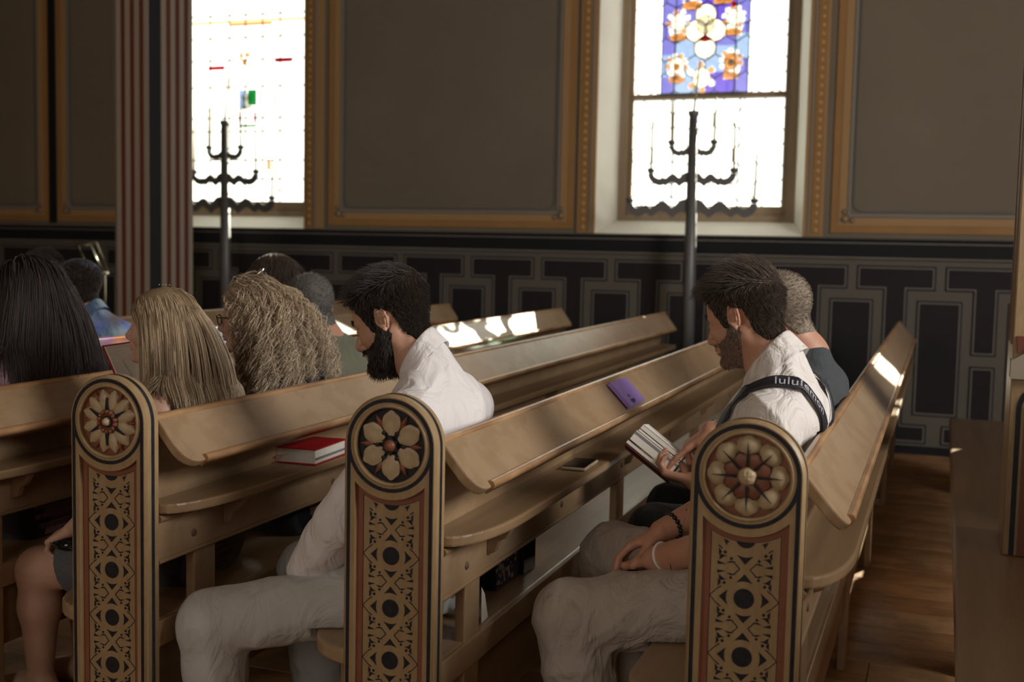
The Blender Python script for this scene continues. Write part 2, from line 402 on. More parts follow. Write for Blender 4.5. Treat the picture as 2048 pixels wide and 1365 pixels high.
for (root, W), lim in ((roots[1], 2.75), (roots[2], 2.75)):
    hex_panes(root, W, 0.24, lim)
    tb = MB(); tb.box((-W + 0.205, 0.0, 1.070), (W - 0.205, 0.06, 1.112)); tb.build('transom_bar', [sash], root)
    for xx in (-0.27, 0.25):
        MB().box((xx - 0.006, 0.03, 0.235), (xx + 0.006, 0.042, 1.07)).build('glazing_rod', [leadl], root)
sp = empty('stained_glass_panel', (-1.82, 9.19, 2.655), 0, 'blue stained glass panel with round white and amber medallions hanging in the window', 'stained glass')
HW = 0.338
colsx = [(-HW, -0.235), (-0.235, 0.235), (0.235, HW)]
gm = [b_blue, b_blue2, b_violet]
SHAPES = []
def opened(px, pz):
    for s in SHAPES:
        if s[0] == 'e':
            if ((px - s[1]) / s[3]) ** 2 + ((pz - s[2]) / s[4]) ** 2 < 1: return True
        elif s[1] < px < s[3] and s[2] < pz < s[4]: return True
    return False
def glass_cells(xa, za, xb, zb, g_):
    nx, nz_ = max(1, round((xb - xa) / 0.0085)), max(1, round((zb - za) / 0.0085)); m = MB(); gw = (xb - xa) / nx; gh = (zb - za) / nz_
    for i in range(nx):
        for j in range(nz_):
            x, z = xa + i * gw, za + j * gh
            if not opened(x + gw / 2, z + gh / 2): m.add([(x, 0, z), (x + gw, 0, z), (x + gw, 0, z + gh), (x, 0, z + gh)], [(0, 1, 2, 3)])
    if m.f: tag(m.build('glass_piece', [g_], sp), kind='stuff')
def background():
    sizes = [0.13, 0.17, 0.22, 0.16, 0.2, 0.18, 0.25, 0.2]
    for ci, (xa, xb) in enumerate(colsx):
        z_ = 0.0; j = 0
        while z_ < 1.5:
            h_ = min(sizes[(j + ci * 3) % 8], 1.5 - z_)
            if ci == 1:
                xm = xa + (xb - xa) * (0.45, 0.55, 0.5, 0.36)[j % 4]
                glass_cells(xa, z_, xm, z_ + h_, gm[(1, 1, 1, 0)[j % 4]]); glass_cells(xm, z_, xb, z_ + h_, gm[(2, 1, 0, 2)[j % 4]])
            else: glass_cells(xa, z_, xb, z_ + h_, gm[(j + ci) % 2 if j % 3 else 0])
            z_ += h_; j += 1
fr = MB(); frame_strip(fr, -HW - 0.005, HW + 0.005, -0.005, 1.52, 0.008, -0.005, 0.005)
for xx in (-0.235, 0.235): fr.box((xx - 0.004, -0.005, 0), (xx + 0.004, 0.004, 1.5))
leadd = mat('dark_lead', (0.03, 0.05, 0.07), 0.5); leadb = mat('amber_lead', (0.30, 0.16, 0.06), 0.5)
fr.build('lead_border', [leadd], sp)
def medal(cx, cz, r, n_, core, ringm, cap=None, base=True, mid=None):
    m = MB(); P2(m, disc(r * 1.02, 20, cx, cz, 1, 1.15), -0.0085, -0.0035); m.build('medallion', [core], sp)
    SHAPES.append(('e', cx, cz, r * 1.06, r * 1.2))
    ring = MB(); ring.prism([disc(r * 1.08, 24, cx, cz, 1, 1.15), disc(r * 1.0, 24, cx, cz, 1, 1.15)[::-1]], -0.010, -0.003, lambda u, v, a: (u, a, v)); ring.build('lead_ring', [leadb], sp)
    for q in range(n_):
        t = 2 * math.pi * (q + 0.5) / n_ + 0.1
        b_ = MB(); P2(b_, disc(r * 0.36, 12, cx + r * 1.42 * math.cos(t), cz + r * 1.55 * math.sin(t)), -0.0095, -0.0045); SHAPES.append(('e', cx + r * 1.42 * math.cos(t), cz + r * 1.55 * math.sin(t), r * .38, r * .38))
        b_.build('petal_pane', [ringm[q % len(ringm)]], sp)
    if mid:
        m = MB(); P2(m, disc(r * 0.5, 14, cx, cz - 0.01, 1, 1.1), -0.014, -0.010); m.build('medallion_core', [mid], sp)
    if base:
        b_ = MB(); P2(b_, [(cx - r * 1.2, cz - r * 2.45), (cx, cz - r * 2.75), (cx + r * 1.2, cz - r * 2.45), (cx + r * 1.25, cz - r * 1.85), (cx + r * 0.5, cz - r * 1.5), (cx - r * 0.5, cz - r * 1.5), (cx - r * 1.25, cz - r * 1.85)], -0.0075, -0.0045)
        b_.build('medallion_foot', [g_amber], sp); SHAPES.append(('r', cx - r * 1.15, cz - r * 2.5, cx + r * 1.15, cz - r * 1.6))
        b_ = MB(); P2(b_, [(cx - r * 0.9, cz - r * 2.3), (cx + r * 0.9, cz - r * 2.3), (cx + r * 0.9, cz - r * 1.9), (cx - r * 0.9, cz - r * 1.9)], -0.0110, -0.0080)
        b_.build('foot_pane', [g_white], sp)
A_, W_ = g_amber, g_white
medal(-0.215, 0.215, 0.052, 9, g_white, [W_, A_, W_, A_, A_], mid=g_amber)
medal(0.205, 0.235, 0.052, 10, g_amber, [A_, W_, W_], mid=g_blue2)
medal(-0.215, 0.545, 0.055, 9, g_white, [W_, W_, A_, W_, A_])
medal(0.215, 0.565, 0.052, 10, g_white, [W_, W_, A_])
medal(-0.02, 0.115, 0.066, 6, g_white, [A_, A_, W_], base=False)
medal(-0.11, 0.80, 0.062, 6, g_white, [W_, W_, A_], base=True)
medal(0.13, 0.83, 0.062, 6, g_white, [W_, A_], base=True)
SHAPES.append(('e', 0.0, 0.415, 0.04, 0.03))
for cx, cz, r_ in ((0.0, 0.595, 0.082), (-0.07, 0.475, 0.085), (0.075, 0.475, 0.085), (0.0, 0.345, 0.083), (0.0, 0.52, 0.07)):
    m = MB(); P2(m, disc(r_, 26, cx, cz), -0.013, -0.008); m.build('centre_disc', [g_white], sp); rg = MB(); rg.prism([disc(r_ * 1.03, 26, cx, cz), disc(r_ * .95, 26, cx, cz)[::-1]], -0.0165, -0.0135, lambda u, v, a: (u, a, v)); rg.build('lead_ring', [leadb], sp); SHAPES.append(('e', cx, cz, r_, r_))
m = MB(); P2(m, [(-0.052, 0.415), (-0.03, 0.395), (0.0, 0.387), (0.03, 0.395), (0.052, 0.415), (0.022, 0.43), (0.0, 0.455), (-0.022, 0.43)], -0.019, -0.0145); m.build('red_piece', [g_red], sp)
m = MB(); P2(m, disc(0.022, 10, 0.215, 0.665), -0.019, -0.0145); m.build('red_piece', [g_red], sp); SHAPES.append(('e', 0.215, 0.665, 0.023, 0.023))
background()
for xx in (-0.25, 0.25): MB().tube([(xx, 0, 1.5), (xx, 0.02, 1.69)], 0.003, 0, 6).build('hanging_wire', [leadd], sp)

# window 1: rectangular leaded panes with a few coloured ones
r1, W1 = roots[0]
inn = W1 - 0.205
gx = [-inn, -inn + 0.2, -0.19, -0.02, 0.16, 0.34, inn]; gz = [0.24, 0.45, 0.62, 0.88, 1.0, 1.28, 1.52, 1.72, 1.92, 2.3, 2.75]
for i in range(len(gx) - 1):
    for j in range(len(gz) - 1):
        MB().box((gx[i] + .003, 0.043, gz[j] + .003), (gx[i + 1] - .003, 0.047, gz[j + 1] - .003)).build('pane', [g_clear], r1)
ld = MB()
for x in gx: ld.box((x - 0.006, 0.038, 0.235), (x + 0.006, 0.052, 2.75))
for z in gz: ld.box((-inn, 0.039, z - 0.006), (inn, 0.051, z + 0.006))
ld.build('lead_lattice', [mat('tan_lead', (0.30, 0.21, 0.10), 0.6)], r1)
def cp(x0, z0, x1, z1, g, y=0.030):          # coloured piece given in room X and Z
    MB().box((x0 + 6.0, y, z0 - Z0), (x1 + 6.0, y + 0.004, z1 - Z0), 0).build('coloured_pane', [g], r1)
cp(-6.41, 2.985, -6.235, 3.022, g_red); cp(-5.71, 3.035, -5.53, 3.07, g_red)
cp(-6.085, 2.63, -6.0, 2.80, g_blue2); cp(-5.99, 2.66, -5.90, 2.80, g_green); cp(-6.085, 2.50, -6.062, 2.60, g_red); cp(-5.925, 2.50, -5.90, 2.60, g_red)
cp(-6.085, 2.465, -5.90, 2.49, g_green); cp(-6.04, 2.635, -5.95, 2.65, g_navy, 0.022)
m = MB(); P2(m, disc(0.062, 18, 0.005, 1.155 - 0.04, 1, 1.25), 0.018, 0.022); m.build('coloured_pane', [g_white], r1)
m = MB(); P2(m, disc(0.058, 18, 0.005, 1.125 + 0.06, 1.2, 0.55), 0.016, 0.020); m.build('coloured_pane', [g_white], r1)
for x0, z0, x1, z1 in ((-6.08, 3.08, -6.04, 3.13), (-6.02, 3.09, -5.97, 3.13), (-6.05, 3.02, -6.0, 3.06), (-6.19, 2.75, -6.18, 3.38), (-6.18, 3.37, -5.74, 3.395), (-5.72, 2.62, -5.70, 2.78), (-5.95, 1.90, -5.86, 1.915), (-5.68, 1.89, -5.60, 1.905), (-5.79, 2.08, -5.75, 2.16), (-5.55, 2.36, -5.545, 2.85)):
    cp(x0, z0, x1, z1, g_amber)
scal = MB()
for i in range(24):
    x = -inn + i * (2 * inn / 23); scal.add(*[[(x + 0.035 * math.cos(t), 0.03, 1.86 + 0.02 * math.sin(t)) for t in [k * math.pi / 4 for k in range(8)]], [tuple(range(8))]])
scal.build('scalloped_border', [g_amber], r1)

# ---- columns with painted stripes
cream_s = mat('stripe_cream', (0.38, 0.315, 0.245), 0.55, noise=[((10, 10, 1), (0.31, 0.25, 0.19), 0.6, 0.2)])
red_s = mat('stripe_red', (0.13, 0.030, 0.018), 0.55, noise=[((10, 10, 1), (0.17, 0.045, 0.028), 0.6, 0.2)])
def column(x0, x1, y0, y1, label):
    root = empty('column', ((x0 + x1) / 2, (y0 + y1) / 2, 0), 0, label, 'column')
    X, Y = (x1 - x0) / 2, (y1 - y0) / 2; c = 0.055
    pts = [(-X + c, -Y), (X - c, -Y), (X, -Y + c), (X, Y - c), (X - c, Y), (-X + c, Y), (-X, Y - c), (-X, -Y + c)]
    m = MB(); m.prism([pts], 0, ZT - 0.01, lambda u, v, a: (u, v, a)); m.build('shaft', [black], root)
    def strips(p, q, nrm):
        n = 7
        for k in range(n):
            a = Vector(p).lerp(Vector(q), (k + 0.02) / n); b = Vector(p).lerp(Vector(q), (k + 0.98) / n)
            out = 0.008 if k % 2 == 0 else 0.004
            mm = MB(); N_ = Vector(nrm)
            mm.prism([[tuple(a), tuple(b), tuple(b + N_ * out), tuple(a + N_ * out)]], 0.12, ZT - 0.02, lambda u, v, h: (u, v, h))
            mm.build('stripe', [cream_s if k % 2 == 0 else red_s], root)
    strips((-X + c, -Y), (X - c, -Y), (0, -1)); strips((X, -Y + c), (X, Y - c), (1, 0)); strips((-X, Y - c), (-X, -Y + c), (-1, 0))
    b = MB(); b.box((-X - 0.04, -Y - 0.04, 0), (X + 0.04, Y + 0.04, 0.12), bev=0.01); b.build('plinth', [black], root)
column(-5.42, -5.045, 6.70, 7.16, 'tall square column with cream and dark red stripes beside the left window')
# ------------------------------------------------------------------ pews
PW, PH, PT = 0.238, 1.09, 0.056          # end panel width, height, thickness
ZC = PH - PW / 2                         # centre of the round head
Y0 = 2.44; Y1 = 8.30
def XZ(u, v, a): return (u, a, v)
def arch(i, n=28, z0=0.0):
    r_ = PW / 2 - i; pts = [(-r_, z0), (r_, z0)]
    for k in range(n + 1): t = math.pi * k / n; pts.append((r_ * math.cos(t), ZC + r_ * math.sin(t)))
    return pts
def panel_mesh():
    m = MB(); REC = 0.016
    hole = [(0.0885 * math.cos(2 * math.pi * k / 40), ZC + 0.0885 * math.sin(2 * math.pi * k / 40)) for k in range(40)][::-1]
    hx = 0.0900
    def win(hx, rr, zb):
        a0 = math.acos(hx / rr); pts = []
        for k in range(17):
            t = -a0 - (math.pi - 2 * a0) * k / 16; pts.append((rr * math.cos(t), ZC + rr * math.sin(t)))
        return pts + [(-hx, zb), (hx, zb)]
    lower = win(hx, 0.128, 0.10)
    # front frame with a chamfered outer edge
    o0, o1 = arch(0.007), arch(0.0)
    m.prism([o0, hole, lower], 0.0, REC, XZ, 0)
    n = len(o0); vs_ = [(p[0], 0.0, p[1]) for p in o0] + [(p[0], 0.007, p[1]) for p in o1]
    m.add(vs_, [(i, (i + 1) % n, n + (i + 1) % n, n + i) for i in range(n)], 0, True)
    m.prism([o1], 0.007, PT - 0.006, XZ, 0)
    vs_ = [(p[0], PT, p[1]) for p in o0] + [(p[0], PT - 0.006, p[1]) for p in o1]
    m.add(vs_, [(i, (i + 1) % n, n + (i + 1) % n, n + i) for i in range(n)], 0, True); m.add([(p[0], PT, p[1]) for p in o0], [tuple(range(n))], 0)
    # the solid slab starts at y=0.007: sink the recess floors in front of it
    return m, hole, lower, win
def make_panel():
    REC = 0.014
    m = MB()
    hole = [(0.0885 * math.cos(2 * math.pi * k / 40), ZC + 0.0885 * math.sin(2 * math.pi * k / 40)) for k in range(40)][::-1]
    def win(hx, rr, zb):
        a0 = math.acos(hx / rr); pts = []
        for k in range(17):
            t = -a0 - (math.pi - 2 * a0) * k / 16; pts.append((rr * math.cos(t), ZC + rr * math.sin(t)))
        return pts + [(-hx, zb), (hx, zb)]
    lower = win(0.0900, 0.128, 0.10)
    o0, o1 = arch(0.006), arch(0.0); n = len(o0)
    m.prism([o0, hole, lower], 0.0, REC, XZ, 0, back=False)
    def ring(a, ya, b, yb): m.add([(p[0], ya, p[1]) for p in a] + [(p[0], yb, p[1]) for p in b], [(i, (i + 1) % n, n + (i + 1) % n, n + i) for i in range(n)], 0, True)
    ring(o0, 0.0, o1, 0.006); ring(o1, 0.006, o1, PT - 0.006); ring(o1, PT - 0.006, o0, PT)
    m.add([(p[0], PT, p[1]) for p in o0], [tuple(range(n))], 0)
    m.add([(p[0], REC, p[1]) for p in o0], [tuple(range(n))], 0)
    slab = m.mesh('end_panel', [beige], fix=False)
    # painted bands
    bd = MB()
    def ring2(r0, r1, a0=0, a1=360, n_=44):
        out = [(r1 * math.cos(R(a0 + (a1 - a0) * k / n_)), ZC + r1 * math.sin(R(a0 + (a1 - a0) * k / n_))) for k in range(n_ + (0 if a1 - a0 == 360 else 1))]
        inn_ = [(r0 * math.cos(R(a0 + (a1 - a0) * k / n_)), ZC + r0 * math.sin(R(a0 + (a1 - a0) * k / n_))) for k in range(n_ + (0 if a1 - a0 == 360 else 1))][::-1]
        return out, inn_
    o_, i_ = ring2(0.1015, 0.1105); bd.prism([o_, i_], -0.0008, 0.0, XZ, 0)
    for s in (-1, 1):
        xa, xb = sorted((s * 0.1015, s * 0.1105)); bd.prism([[(xa, 0.0), (xb, 0.0), (xb, ZC), (xa, ZC)]], -0.0007, 0.0, XZ, 0)
    band = bd.mesh('painted_band', [navy])
    es = MB(); n = len(o1); a_ = arch(-0.0008)
    es.add([(p[0], 0.021, p[1]) for p in a_] + [(p[0], 0.033, p[1]) for p in a_], [(i, (i + 1) % n, n + (i + 1) % n, n + i) for i in range(1, n)], 0, True)
    stripe = es.mesh('edge_stripe', [navy], fix=False)
    lip = MB()                                               # rounded moulding round the rosette
    nn = 40; rv = []
    for k in range(nn):
        t = 2 * math.pi * k / nn
        for q in range(7):
            s_ = math.pi * q / 6; rr = 0.0925 + 0.0042 * math.cos(s_); yy = 0.001 - 0.0035 * math.sin(s_)
            rv.append((rr * math.cos(t), yy, ZC + rr * math.sin(t)))
    lip.add(rv, [(k * 7 + q, ((k + 1) % nn) * 7 + q, ((k + 1) % nn) * 7 + q + 1, k * 7 + q + 1) for k in range(nn) for q in range(6)], 0, True)
    lipm = lip.mesh('rosette_rim', [beige])
    tb = MB(); tb.prism([win(0.0895, 0.1285, 0.10), win(0.0735, 0.1425, 0.10)[::-1]], 0.0128, REC, XZ, 0)
    border = tb.mesh('terracotta_border', [terra])
    pt = MB(); yA, yB = 0.0131, 0.0138
    def poly(p): 
        ar = sum(p[i - 1][0] * p[i][1] - p[i][0] * p[i - 1][1] for i in range(len(p)))
        pt.prism([p if ar > 0 else p[::-1]], yA, yB, XZ, 0, back=False)
    def line(a, b, t=0.0009):
        a, b = Vector(a), Vector(b); d = (b - a).normalized(); q = Vector((-d.y, d.x)) * t
        poly([tuple(a - q), tuple(b - q), tuple(b + q), tuple(a + q)])
    PER = 0.1262; ztop = ZC - 0.142
    wo = win(0.0728, 0.1428, 0.10)
    for i in range(len(wo)): line(wo[i - 1], wo[i], 0.0007)
    zc0 = ztop - 0.004
    half = [(0.0215 * math.cos(t), zc0 + 0.012 + 0.0215 * math.sin(t)) for t in [math.pi + math.pi * k / 14 for k in range(15)]]
    arc_top = [(x, ZC - math.sqrt(0.1425 ** 2 - x * x)) for x in np.linspace(0.0200, -0.0200, 7)]
    poly([(x, z) for x, z in half if z < ZC - math.sqrt(0.1425 ** 2 - x * x)] + arc_top)
    kk = 0
    while zc0 + 0.008 - kk * PER > 0.12:
        c = zc0 + 0.008 - kk * PER
        if kk > 0: poly(disc(0.0218, 22, 0, c))
        H_ = PER / 2
        for s in (1, -1):                                    # curved triangles above and below the roundel
            if kk == 0 and s > 0: continue
            poly([(-0.0175, c + s * 0.0335), (-0.008, c + s * 0.0365), (0, c + s * 0.0375), (0.008, c + s * 0.0365), (0.0175, c + s * 0.0335), (0.009, c + s * 0.0425), (0, c + s * 0.0530), (-0.009, c + s * 0.0425)])
        for s in (1, -1):
            if kk > 0:
                poly([(s * 0.0345, c + 0.0165), (s * 0.0375, c + 0.006), (s * 0.0375, c - 0.006), (s * 0.0345, c - 0.0165), (s * 0.0440, c - 0.008), (s * 0.0530, c), (s * 0.0440, c + 0.008)])
                line((s * 0.0725, c), (s * 0.0570, c + 0.0165)); line((s * 0.0725, c), (s * 0.0570, c - 0.0165))
            else:
                poly([(s * 0.034, c - 0.006), (s * 0.047, c - 0.0005), (s * 0.040, c - 0.016), (s * 0.0385, c - 0.010)])
            ch = c - H_                                       # the crossing below this roundel
            line((s * 0.0105, ch), (s * 0.0240, ch + 0.0135), 0.0011); line((s * 0.0105, ch), (s * 0.0240, ch - 0.0135), 0.0011)
            for u in (1, -1):
                poly(disc(0.0032, 8, s * 0.0290, ch + u * 0.0205)); poly(disc(0.0036, 8, s * 0.0425, ch + u * 0.0330))
                poly([(s * 0.0190, ch + u * 0.0140), (s * 0.0300, ch + u * 0.0155), (s * 0.0390, ch + u * 0.0105), (s * 0.0290, ch + u * 0.0115)])
                poly([(s * 0.0370, ch + u * 0.0245), (s * 0.0440, ch + u * 0.0235), (s * 0.0550, ch + u * 0.0150), (s * 0.0530, ch + u * 0.0290)][::1])
                poly([(s * 0.0490, ch + u * 0.0330), (s * 0.0560, ch + u * 0.0250), (s * 0.0560, ch + u * 0.0420)])
                poly([(s * 0.0400, ch + u * 0.0075), (s * 0.0580, ch + u * 0.0060), (s * 0.0580, ch + u * 0.0135)])
                line((s * 0.0480, ch + u * 0.0405), (s * 0.0570, ch + u * 0.0470), 0.0012)
        kk += 1
    pattern = pt.mesh('stencil_pattern', [navy])
    fl = MB(); fl.prism([disc(0.0883, 40, 0, ZC)], 0.0132, REC, XZ, 0); floor_d = fl.mesh('rosette_ground', [navy])
    fl = MB(); fl.prism([disc(0.0883, 40, 0, ZC)], 0.0132, REC, XZ, 0); floor_t = fl.mesh('rosette_ground', [terra])
    return slab, band, stripe, lipm, border, pattern, floor_d, floor_t
SLAB, BAND, STRIPE, LIP, BORDER, PATTERN, GROUND_D, GROUND_T = make_panel()

def petal_mesh(name, L_, W_, hgt, cup, m_, rim=0.0, point=0.0, notch=0.0, nu=10, nv=8, base_w=0.35):
    """leaf-like carved petal growing along +Z from its root at z=0, front towards -Y"""
    vs_ = []; fs = []
    for i in range(nu + 1):
        u = i / nu
        if point: wd = W_ * max((1 - u) ** 0.75 * (0.55 + 0.9 * min(u, .35)), 0.03)
        else: wd = W_ * max(math.sqrt(max(0.0, 1 - abs(2 * u - 1.08) ** 2.3)) if u > .04 else .3, base_w * (1 - u) if u < .6 else 0.22 * (u > .999) + .05)
        for j in range(nv + 1):
            v = j / nv * 2 - 1
            dome = math.sqrt(max(0, 1 - v * v * 0.96)) * math.sin(math.pi * min(max(u, 0.06), 0.96)) ** 0.5
            cupd = cup * (1 - v * v) * math.sin(math.pi * u) 
            h_ = hgt * dome - cupd + rim * abs(v) ** 6
            z = L_ * u - notch * L_ * math.exp(-(v * 3) ** 2) * u ** 6 - (0.10 * L_ * v * v * u ** 3)
            vs_.append((wd * v, -h_, z))
    for i in range(nu):
        for j in range(nv):
            a = i * (nv + 1) + j; fs.append((a, a + 1, a + nv + 2, a + nv + 1))
    m = MB(); m.add(vs_, fs, 0, True)
    rim_i = [j for j in range(nv + 1)] + [i * (nv + 1) + nv for i in range(1, nu + 1)] + [nu * (nv + 1) + j for j in range(nv - 1, -1, -1)] + [i * (nv + 1) for i in range(nu - 1, 0, -1)]
    n = len(rim_i); m.add([vs_[i] for i in rim_i] + [(vs_[i][0], 0.003, vs_[i][2]) for i in rim_i], [(i, (i + 1) % n, n + (i + 1) % n, n + i) for i in range(n)])
    return m.mesh(name, [m_], fix=False)
def dome_mesh(name, r_, h_, m_, seg=18, grooves=False):
    m = MB(); rings = 7; prof = []
    vs_ = [(0, -h_, 0)]
    for i in range(1, rings + 1):
        a = math.pi / 2 * i / rings
        for k in range(seg):
            t = 2 * math.pi * k / seg; x = r_ * math.sin(a) * math.cos(t); z = r_ * math.sin(a) * math.sin(t)
            hh = h_ * math.cos(a)
            if grooves: hh -= 0.0016 * (1 - min(1, abs(math.sin(x / r_ * 7.5)) * 1.6)) + 0.0016 * (1 - min(1, abs(math.sin(z / r_ * 7.5)) * 1.6)) - 0.0012
            vs_.append((x, -hh, z))
    fs = [(0, 1 + k, 1 + (k + 1) % seg) for k in range(seg)]
    for i in range(rings - 1):
        for k in range(seg):
            a = 1 + i * seg + k; b = 1 + i * seg + (k + 1) % seg; fs.append((a, a + seg, b + seg, b))
    m.add(vs_, fs, 0, True); return m.mesh(name, [m_])
def spike_mesh(l0, l1, w_):
    m = MB(); m.add([(-w_, -0.013, l0), (w_, -0.013, l0), (0, -0.0145, l1), (-w_ * 0.7, -0.006, l0), (w_ * 0.7, -0.006, l0), (0, -0.006, l1)], [(0, 1, 2), (0, 2, 5, 3), (1, 4, 5, 2), (0, 3, 4, 1)], 0)
    return m.mesh('dark_vein', [navy])
PM = {}
PM['A_out'] = petal_mesh('outer_petal', 0.046, 0.0255, 0.016, 0.0, cream, base_w=0.5, notch=0.03)
PM['A_in'] = petal_mesh('inner_petal', 0.035, 0.0195, 0.005, 0.0, terra, base_w=0.6)
PM['A_btn'] = dome_mesh('rosette_button', 0.0195, 0.015, cream, 28, True)
PM['A_sp'] = spike_mesh(0.022, 0.073, 0.0034)
PM['B_pet'] = petal_mesh('petal', 0.060, 0.0232, 0.015, 0.009, cream, rim=0.002, base_w=0.25)
PM['B_sep'] = petal_mesh('sepal', 0.036, 0.0125, 0.007, 0.0, terra, point=0.9, base_w=0.5)
PM['B_ball'] = dome_mesh('rosette_button', 0.0145, 0.014, terra)
PM['B_dot'] = dome_mesh('drilled_dot', 0.0052, 0.003, navy, 10)
PM['C_pet'] = petal_mesh('lobe', 0.063, 0.0180, 0.014, 0.002, cream, base_w=0.35)
PM['C_sep'] = petal_mesh('sepal', 0.034, 0.0125, 0.009, 0.0, terra, point=0.8, base_w=0.6)
PM['C_bead'] = dome_mesh('ring_bead', 0.0068, 0.008, terra, 10)
PM['C_btn'] = dome_mesh('rosette_button', 0.0115, 0.015, cream)
PM['C_sp'] = spike_mesh(0.028, 0.062, 0.0048)
def ring_of(me, n, r_, yy, parent, off=0.0, name=None):
    for k in range(n):
        t = off + 2 * math.pi * k / n                                   # measured from straight up, clockwise in view
        o = link(name or me.name, me, parent, (r_ * math.sin(t), yy, ZC + r_ * math.cos(t))); o.rotation_euler = (0, t, 0)
def rosette(kind, pan):
    link('rosette_ground', GROUND_D if kind == 'B' else GROUND_T, pan)
    if kind == 'A':
        ring_of(PM['A_out'], 8, 0.041, 0.0125, pan, name='outer_petal'); 
        dk = MB(); dk.prism([disc(0.0515, 30, 0, ZC)], 0.0035, 0.012, XZ, 0); dk.build('dark_ring', [navy], pan)
        ring_of(PM['A_in'], 8, 0.015, 0.004, pan, math.pi / 8, name='inner_petal')
        ring_of(PM['A_sp'], 8, 0.0, 0.0068, pan, name='dark_vein')
        o = link('rosette_button', PM['A_btn'], pan, (0, 0.000, ZC))
    elif kind == 'B':
        ring_of(PM['B_sep'], 6, 0.047, 0.0115, pan, math.pi / 6, name='sepal'); ring_of(PM['B_pet'], 6, 0.0225, 0.0118, pan, 0, name='petal')
        st_ = [((0.024 if k % 2 == 0 else 0.0155) * math.sin(k * math.pi / 6), ZC + (0.024 if k % 2 == 0 else 0.0155) * math.cos(k * math.pi / 6)) for k in range(12)][::-1]
        s_ = MB(); s_.prism([st_], 0.001, 0.008, XZ, 0); s_.build('dark_star', [navy], pan)
        ring_of(PM['B_dot'], 6, 0.0335, 0.001, pan, math.pi / 6, name='drilled_dot'); link('rosette_button', PM['B_ball'], pan, (0, 0.003, ZC))
    else:
        ring_of(PM['C_sep'], 6, 0.050, 0.0118, pan, math.pi / 6, name='sepal')
        for k in range(6):
            for d in (-0.24, 0.24): ring_of(PM['C_pet'], 1, 0.020, 0.0122, pan, k * math.pi / 3 + d, name='lobe')
        ring_of(PM['C_sp'], 6, 0.0, 0.0095, pan, 0, name='dark_vein')
        dk = MB(); dk.prism([disc(0.030, 26, 0, ZC)], 0.0015, 0.012, XZ, 0); dk.build('terracotta_disc', [terra], pan)
        ring_of(PM['C_bead'], 14, 0.0255, 0.001, pan, 0, name='ring_bead')
        dk = MB(); dk.prism([disc(0.016, 22, 0, ZC)], -0.001, 0.004, XZ, 0); dk.build('dark_ring', [navy], pan)
        link('rosette_button', PM['C_btn'], pan, (0, 0.0, ZC))

LEN = Y1 - Y0
# sloping book board with a rounded near corner, lip along the low edge
def slope(s, t): return (0.112 + s * 0.140 + t * 0.118 / 0.183 * -0.0, 0.985 - s * 0.118)
def board_mesh():
    """board in its own plane: u down the slope (0..0.183), y along, thickness t"""
    U = 0.154; th = 0.026; ya, yb = 0.058, LEN
    pts = [(0.0, ya), (0.098, ya)]
    for k in range(1, 7): t = R(15 * k); pts.append((0.098 + 0.056 * math.sin(t), ya + 0.056 * (1 - math.cos(t))))
    pts += [(U, yb - 0.10), (U - 0.02, yb - 0.03), (0.0, yb)]
    ang = math.atan2(0.117, 0.100); cx, sx = math.cos(ang), math.sin(ang)
    def fn(u, v, a): return (0.105 + u * cx - a * sx, v, 0.985 - u * sx - a * cx)
    m = MB()
    ar = sum(pts[i - 1][0] * pts[i][1] - pts[i][0] * pts[i - 1][1] for i in range(len(pts)))
    m.prism([pts if ar > 0 else pts[::-1]], 0.0, th, fn, 0)
    me = m.mesh('book_board', [wood])
    bm = bmesh.new(); bm.from_mesh(me); bmesh.ops.dissolve_limit(bm, angle_limit=0.01, verts=bm.verts[:], edges=bm.edges[:])
    bmesh.ops.bevel(bm, geom=bm.edges[:], offset=0.005, segments=2, profile=0.6, affect='EDGES'); bm.to_mesh(me); bm.free()
    # bead lip running along the lower edge
    l = MB(); base = [fn(U - 0.016, 0, -0.0005), fn(U + 0.002, 0, -0.0005)]
    prof = []
    for k in range(9):
        t = math.pi * k / 8; u = U - 0.006 - 0.011 * math.cos(t); a = -0.011 * math.sin(t) ; p = fn(u, 0, a); prof.append((p[0], p[2]))
    p = fn(U + 0.005, 0, th * 0.9); prof.append((p[0], p[2])); p = fn(U - 0.016, 0, th * 0.9); prof.append((p[0], p[2]))
    l.extrude(prof, ya + 0.075, yb - 0.09, 0, True)
    cap = MB()                                           # worn rounded top edge of the back
    prof = []
    for k in range(9): t = R(-30 + 210 * k / 8); prof.append((0.098 + 0.014 * math.cos(t), 0.978 + 0.012 * math.sin(t)))
    cap.extrude(prof, ya, yb, 0, True)
    return me, l.mesh('board_lip', [worn]), cap.mesh('top_edge', [worn])
BOARD, LIPB, CAP = board_mesh()
def bm_bevel(me, off, seg=2):
    bm = bmesh.new(); bm.from_mesh(me); bmesh.ops.dissolve_limit(bm, angle_limit=0.01, verts=bm.verts[:], edges=bm.edges[:])
    bmesh.ops.bevel(bm, geom=bm.edges[:], offset=off, segments=seg, profile=0.6, affect='EDGES'); bm.to_mesh(me); bm.free(); return me
def shelf_mesh():
    pts = [(0.055, 0.056)]
    for k in range(9):
        t = R(90 * k / 8); pts.append((0.118 + 0.090 * math.sin(t) ** 1.0, 0.056 + 0.30 * (1 - math.cos(t))))
    pts += [(0.208, LEN - 0.08), (0.19, LEN), (0.055, LEN)]
    m = MB(); m.prism([pts], 0.730, 0.757, lambda u, v, a: (u, v, a), 0); return bm_bevel(m.mesh('shelf', [wood2]), 0.006)
